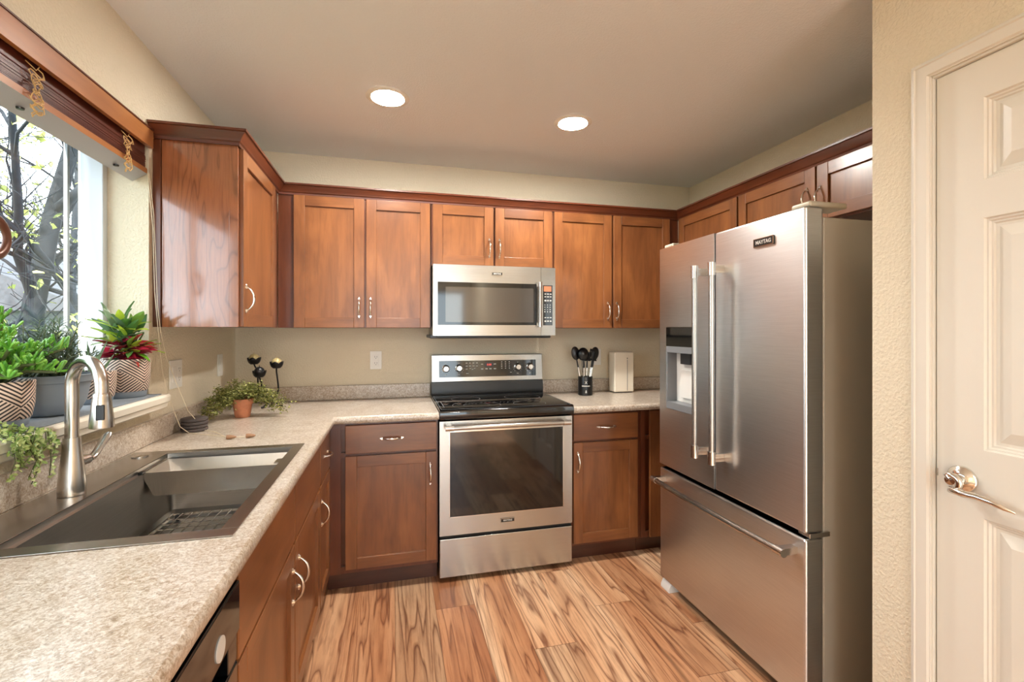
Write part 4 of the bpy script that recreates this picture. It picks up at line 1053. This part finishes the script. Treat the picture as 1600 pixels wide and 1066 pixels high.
for (dx, dy, up, ez) in fr:
    base_ = Vector((c[0]+RP.uniform(-.02, .02), c[1]+RP.uniform(-.02, .02), c[2]+.082)); mid = base_+Vector((dx*.5, dy*.5, up*.75)); end = base_+Vector((dx, dy, ez-.01))
    end.x = max(end.x, -.885); mid.x = max(mid.x, -.87); end.z = max(end.z, CZ+.026)
    P_ = []
    for q in range(9):
        s = q/8; P_.append(base_*(1-s)**2+mid*2*s*(1-s)+end*s*s)
    stm.tube(P_, .0009, 'fern_stem', 4)
    for q in range(2, 9):
        for w in range(20):
            p = P_[q]+Vector((RP.gauss(0, .015), RP.gauss(0, .015), RP.gauss(0, .012)))
            if p.x < -.880 or p.z < CZ+.022: continue
            fol.leaf(p, rdir(-40, 40), rdir(40, 90), RP.uniform(.009, .014), RP.uniform(.009, .013), 'leaf_fern', 2, .3)
build('foliage', fol, t, 0, recalc=False); build('fronds', stm, t)

# ---------------------------------------------------------------- counter things
for k in range(4):
    x, y = -.838+R.uniform(-.003, .003), 2.30+R.uniform(-.003, .003); z = CZ+.0006+k*.0145
    lab = ['dark slate coaster at the bottom of the stack of four', 'dark slate coaster second from the bottom of the stack', 'dark slate coaster third from the bottom of the stack', 'dark slate coaster on top of the stack by the backsplash'][k]
    tag(build('slate_coaster', MB().lathe([(0, 0), (.046, 0), (.050, .003), (.051, .009), (.050, .0125), (.047, .0138), (0, .0138)], (x, y, z), 'slate', 36), None, 0, org=(x, y, z)), lab, 'coaster', 'stacked slate coasters')
def candle():
    heads = [(-.752, 2.862, 1.190), (-.716, 2.825, 1.120), (-.636, 2.855, 1.166)]
    c0 = (-.668, 2.885, CZ+.0006)
    t = thing('iron_stand', 'black iron stand with three curved stems holding ribbed balls, behind the fern', 'ornament stand', c0)
    names = ['cream ribbed ball in the tallest cup of the iron stand', 'dark ribbed ball in the lowest middle cup of the iron stand', 'cream ribbed ball in the right cup of the iron stand']
    ft = MB()
    for (dx, dy) in ((-.035, -.03), (.042, .018), (-.01, .045)): ft.tube([(c0[0], c0[1], c0[2]+.035), (c0[0]+dx*.6, c0[1]+dy*.6, c0[2]+.022), (c0[0]+dx, c0[1]+dy, c0[2]+.0065), (c0[0]+dx*1.25, c0[1]+dy*1.25, c0[2]+.0055)], [.005, .005, .0055, .005], 'iron', 10)
    ft.lathe([(0, .03), (.012, .03), (.014, .04), (.008, .05), (0, .05)], c0, 'iron', 16); build('feet', ft, t)
    for (hx, hy, hz), nm, mt in zip(heads, names, ('gourd', 'gourd_dark', 'gourd')):
        s = MB(); pts = []
        dx = hx-c0[0]; sg = 1 if dx > 0 else -1
        ctrl = [Vector((c0[0], c0[1], c0[2]+.045)), Vector((c0[0]+dx*1.25+.01*sg, hy+.01, c0[2]+.09)), Vector((c0[0]+dx*.45, hy, hz-.09)), Vector((hx+.012*sg*-1, hy, hz-.06)), Vector((hx, hy, hz-.0285))]
        if dx > 0: ctrl[1] = Vector((c0[0]+.055, hy+.01, c0[2]+.07)); ctrl[2] = Vector((hx+.012, hy, hz-.12)); ctrl[3] = Vector((hx-.004, hy, hz-.06))
        for q in range(17):
            u = q/16; p = Vector((0, 0, 0))
            for i, cc in enumerate(ctrl): p += cc*(math.comb(4, i)*u**i*(1-u)**(4-i))
            pts.append(p)
        s.tube(pts, .0042, 'iron', 10); build('stem', s, t)
        cup = MB(); N = 36; vs = []; rings = ((.004, -.0285), (.018, -.027), (.027, -.018), (.032, -.006), (.0335, .0)); fs = []
        for qi, (r_, h) in enumerate(rings):
            for k in range(N):
                a = 2*PI*k/N; pe = (abs(math.sin(a*3))*.010 if qi == 4 else abs(math.sin(a*3))*.003 if qi == 3 else 0); vs.append((hx+r_*math.cos(a), hy+r_*math.sin(a), hz+h+pe))
        for qi in range(4):
            for k in range(N): fs.append((qi*N+k, qi*N+(k+1) % N, qi*N+N+(k+1) % N, qi*N+N+k))
        fs.append(tuple(range(N))); cup.add(vs, fs, 'iron'); cu = build('cup', cup, t, 0, recalc=False, ang=70)
        so = cu.modifiers.new('thick', 'SOLIDIFY'); so.thickness = .0015; so.offset = 1
        prof = [(0, -.0255)]+[(.0268*math.sin(PI*q/14), -.0255*math.cos(PI*q/14)) for q in range(1, 14)]+[(0, .0255)]
        prof = [(r_, h+.004) for r_, h in prof]
        b = thing('ribbed_ball', nm, 'ornament ball', (hx, hy, hz), 'ribbed balls in the iron stand')
        build('ball', MB().lathe(prof, (hx, hy, hz), mt, 48, ridges=14, amp=.06), b, 0, ang=60)
        build('knob', MB().lathe([(.003, .0275), (.0015, .033), (.003, .0355), (0, .037)], (hx, hy, hz), mt, 10), b)
candle()
def crock():
    c = (1.254, 2.93, CZ+.0006)
    t = thing('utensil_crock', 'black round utensil crock printed with white marks on the right counter', 'utensil holder', c)
    build('crock', MB().lathe([(0, 0), (.046, 0), (.048, .002), (.048, .122), (.047, .125), (.0445, .125), (.044, .008), (0, .008)], c, 'black', 44), t, 0, ang=40)
    mk = MB(); r = .0482; fa = math.atan2(-c[1], -c[0]) # faces the room
    def TC(x, y, z): 
        a = fa+math.radians(6)+x/r; return (c[0]+(r+z)*math.cos(a), c[1]+(r+z)*math.sin(a), c[2]+y)
    mk.text('X', .026, 'mark', lambda x, y, z: TC(x, .085+y, z+.0003), .0002)
    for k in range(8): mk.box(-.028+k*.007, -.0225+k*.007, .060, .067, .0002, .0006, 'mark', lambda x, y, z: TC(x, y, z))
    for k in range(3): mk.box(-.006, .006, .018+k*.006, .022+k*.006, .0002, .0006, 'mark', lambda x, y, z: TC(x*(1-.2*k), y, z))
    build('printed_marks', mk, t, recalc=False)
    U = [('serving_spoon', 'black slotted spoon leaning far left in the crock', (-.030, -.004), (-.075, .0), 'spoon', .305),
         ('ladle', 'black ladle with round bowl at the front left of the crock', (-.012, -.022), (-.026, -.02), 'ladle', .300),
         ('pasta_fork', 'black toothed pasta fork in the middle of the crock', (.012, .018), (.022, .01), 'fork', .295),
         ('spatula', 'black slotted turner leaning right in the crock', (.014, -.016), (.055, -.015), 'turner', .300),
         ('cooking_spoon', 'black solid spoon leaning farthest right in the crock', (.031, .002), (.078, .01), 'spoon', .300),
         ('whisk', 'thin pale-handled tongs standing at the back of the crock', (-.004, .028), (-.004, .03), 'tongs', .24)]
    for nm, lab, b0, b1, kind, H in U:
        if kind == 'tongs': nm = 'kitchen_tongs'
        p0 = Vector((c[0]+b0[0]*.62, c[1]+b0[1]*.62, c[2]+.0105)); p1 = Vector((c[0]+b1[0], c[1]+b1[1], c[2]+H)); d = (p1-p0).normalized(); side = Vector((1, 0, 0)); side = (side-d*side.dot(d)).normalized(); nr = side.cross(d)
        e = thing(nm, lab, 'utensil', tuple(p0), 'utensils in the crock')
        k = p0.lerp(p1, .60)
        build('handle', MB().tube([p0, p0.lerp(p1, .3), k], [.0045, .0055, .005], 'chrome' if kind != 'tongs' else 'cream_box', 12), e)
        hd = MB()
        hd.tube([k, p0.lerp(p1, .78)], [.0055, .0045], 'black', 10)
        top = p1
        if kind in ('spoon', 'ladle'):
            w, l = (.030, .046) if kind == 'spoon' else (.040, .044); cc = p0.lerp(p1, .78)+d*l*.9; N = 22; vs = []; fs = []
            dep = .010 if kind == 'spoon' else .024
            for q in range(6):
                s = 1-q/5
                for a in range(N):
                    an = 2*PI*a/N; vs.append(cc+side*(w*s*math.cos(an))+d*(l*s*math.sin(an))+nr*(dep*(1-s*s)))
            for q in range(5):
                for a in range(N): fs.append((q*N+a, q*N+(a+1) % N, q*N+N+(a+1) % N, q*N+N+a))
            hd.add(vs, fs, 'black'); ob = build('head', hd, e, 0, recalc=False, ang=60); so = ob.modifiers.new('thick', 'SOLIDIFY'); so.thickness = .002
        else:
            q0 = p0.lerp(p1, .76); 
            def TU(a, b, z): return tuple(q0+side*a+d*z+nr*b)
            if kind == 'turner':
                for a in (-.028, -.0115, .005, .0215): hd.box(a, a+.008, -.0015, .0015, .012, .062, 'black', TU)
                hd.box(-.028, .0295, -.0015, .0015, .0, .0125, 'black', TU); hd.box(-.028, .0295, -.0015, .0015, .0615, .078, 'black', TU)
            elif kind == 'fork':
                hd.box(-.024, .024, -.0015, .0015, .0, .05, 'black', TU)
                for a in (-.024, -.012, 0, .012, .019): hd.box(a, a+.005, -.014, .0015, .048, .062, 'black', TU)
            else:
                for a in (-.012, .006): hd.box(a, a+.006, -.003, .003, -.0, .05, 'nickel', TU)
            build('head', hd, e, .001)
crock()
def whitebox():
    x0, x1, y0, y1, z0, h = 1.482, 1.632, 2.955, 3.045, CZ+.0006, .285
    t = thing('air_purifier', 'upright cream white rectangular appliance on the right counter beside the crock', 'appliance', ((x0+x1)/2, 3.0, z0))
    build('casing', MB().box(x0, x1, y0, y1, z0+.005, z0+h, 'cream_box'), t, .010, 4)
    build('base', MB().box(x0+.008, x1-.008, y0+.008, y1-.008, z0, z0+.0047, 'dark_grey'), t)
    g = MB(); g.box(1.578, 1.5815, y0-.0008, y0-.0002, z0+.014, z0+h-.055, 'grey'); build('seam_slot', g, t)
    b = MB().lathe([(0, -.0012), (.0035, -.0012), (.004, -.0002), (0, 0)], (1.5797, y0-.0002, z0+h-.045), 'dark_grey', 14, 'y'); build('button', b, t)
whitebox()
# ornament ring hanging in the window
t = thing('hanging_ring', 'brown ring ornament hanging in the window at the left edge', 'ornament', (-1.0, 1.485, 1.65))
build('ring', MB().lathe([(.052+.012*math.cos(a*PI/6), .008*math.sin(a*PI/6)) for a in range(12)], (-1.0, 1.485, 1.592), 'ring_wood', 40, 'x', close=True), t, ang=60)
build('thread', MB().tube([(-1.0, 1.485, 1.656), (-.99, 1.485, 1.90)], .0006, 'cord', 5), t)

# ---------------------------------------------------------------- outdoors
struct('ground', MB().box(-40, XO-.02, -20, 45, -.75, -.70, 'grass'))
def tree(name, label, loc, h, r0, seed, lean=(0, 0), spread=.5, leaves=260, forks=()):
    rr = random.Random(seed); tk = MB(); lf = MB()
    def branch(p, d, L, r, depth):
        n = 5; pts = [p]; rad = [r]; q = Vector(p); dd_ = Vector(d)
        for i in range(n):
            w = .045 if depth == 0 else .15; dd_ = (dd_+Vector((rr.gauss(0, w), rr.gauss(0, w), rr.gauss(.03, w)))).normalized(); q = q+dd_*(L/n); pts.append(Vector(q)); rad.append(max(.003, r*(1-.62*(i+1)/n)))
        tk.tube(pts, rad, 'bark', 8 if depth < 2 else 5, caps=False)
        if depth == 0:
            for (hz, dx, dy, L2, r2) in forks:
                i = min(n-1, max(1, round(hz/L*n))); branch(pts[i], Vector((dx, dy, .8)).normalized(), L2, min(r2, rad[i]*.8), 1)
        if depth >= 4:
            for k in range(2 if rr.random() < .5 else 1):
                if len(lf.f) < leaves*4 and rr.random() < .5:
                    lf.leaf(pts[rr.randint(2, n)], (rr.gauss(0, 1), rr.gauss(0, 1), rr.gauss(-.2, .6)), (rr.gauss(0, .5), 0, 1), rr.uniform(.07, .15), rr.uniform(.06, .12), 'leaf_tree', 2, .4)
            return
        nb = (5, 5, 5, 4)[depth]
        for k in range(nb):
            i = rr.randint(1 if depth else 2, n); a = rr.uniform(0, 2*PI); e = rr.uniform(-.15, .75)
            side = Vector((math.cos(a), math.sin(a), e)); nd = (dd_*rr.uniform(.3, .8)+side*rr.uniform(.6, 1.0)).normalized()
            branch(pts[i], nd, L*rr.uniform(.40, .66), rad[i]*rr.uniform(.45, .7), depth+1)
    p = Vector(loc); d = Vector((lean[0], lean[1], 1)).normalized()
    branch(p, d, h, r0, 0)
    t = thing(name, label, 'tree', loc, 'trees outside the window')
    build('trunk', tk, t, 0, recalc=False, ang=80); build('foliage', lf, t, 0, recalc=False)
tree('tree', 'thick-trunked tree nearest to the window at left', (-4.45, 7.0, -.70), 6.0, .15, 3, (.0, .02), forks=((1.7, .4, -.3, 2.2, .08), (2.2, -.3, .5, 2.4, .08)))
tree('tree', 'forked tree seen right of the thick trunk near the window frame', (-4.1, 7.15, -.70), 5.4, .11, 8, (.02, .06), forks=((1.9, .5, .6, 2.2, .075), (2.2, -.2, -.4, 2.2, .06), (2.6, .3, .8, 2.0, .055)))
tree('tree', 'slender tree farther back behind the forked tree', (-6.6, 11.6, -.70), 6.2, .10, 21, (.0, .0), forks=((2.0, .4, .6, 2.4, .06),))
h = thing('neighbor_house', 'pale sided house with grey roof beyond the trees', 'house', (-13.0, 19.0, -.70))
hb = MB(); hb.box(-16, -8.5, 15, 26, -.70, 2.0, 'siding'); build('wall', hb, h)
rf = MB(); rf.add([(x, y, z) for y in (14.5, 26.5) for x, z in ((-8.0, 1.85), (-8.0, 2.05), (-12.25, 4.0), (-16.5, 2.05), (-16.5, 1.85))], [(0, 1, 6, 5), (1, 2, 7, 6), (2, 3, 8, 7), (3, 4, 9, 8), (4, 0, 5, 9), (0, 4, 3, 2, 1), (5, 6, 7, 8, 9)], 'roof'); build('roof', rf, h)
for y in (16.6, 20.0):
    wf = MB(); wf.box(-8.5, -8.44, y, y+1.1, .3, 1.5, 'vinyl'); f = build('window', wf, h); build('pane', MB().box(-8.44, -8.43, y+.08, y+1.02, .38, 1.42, 'black_glass'), f)
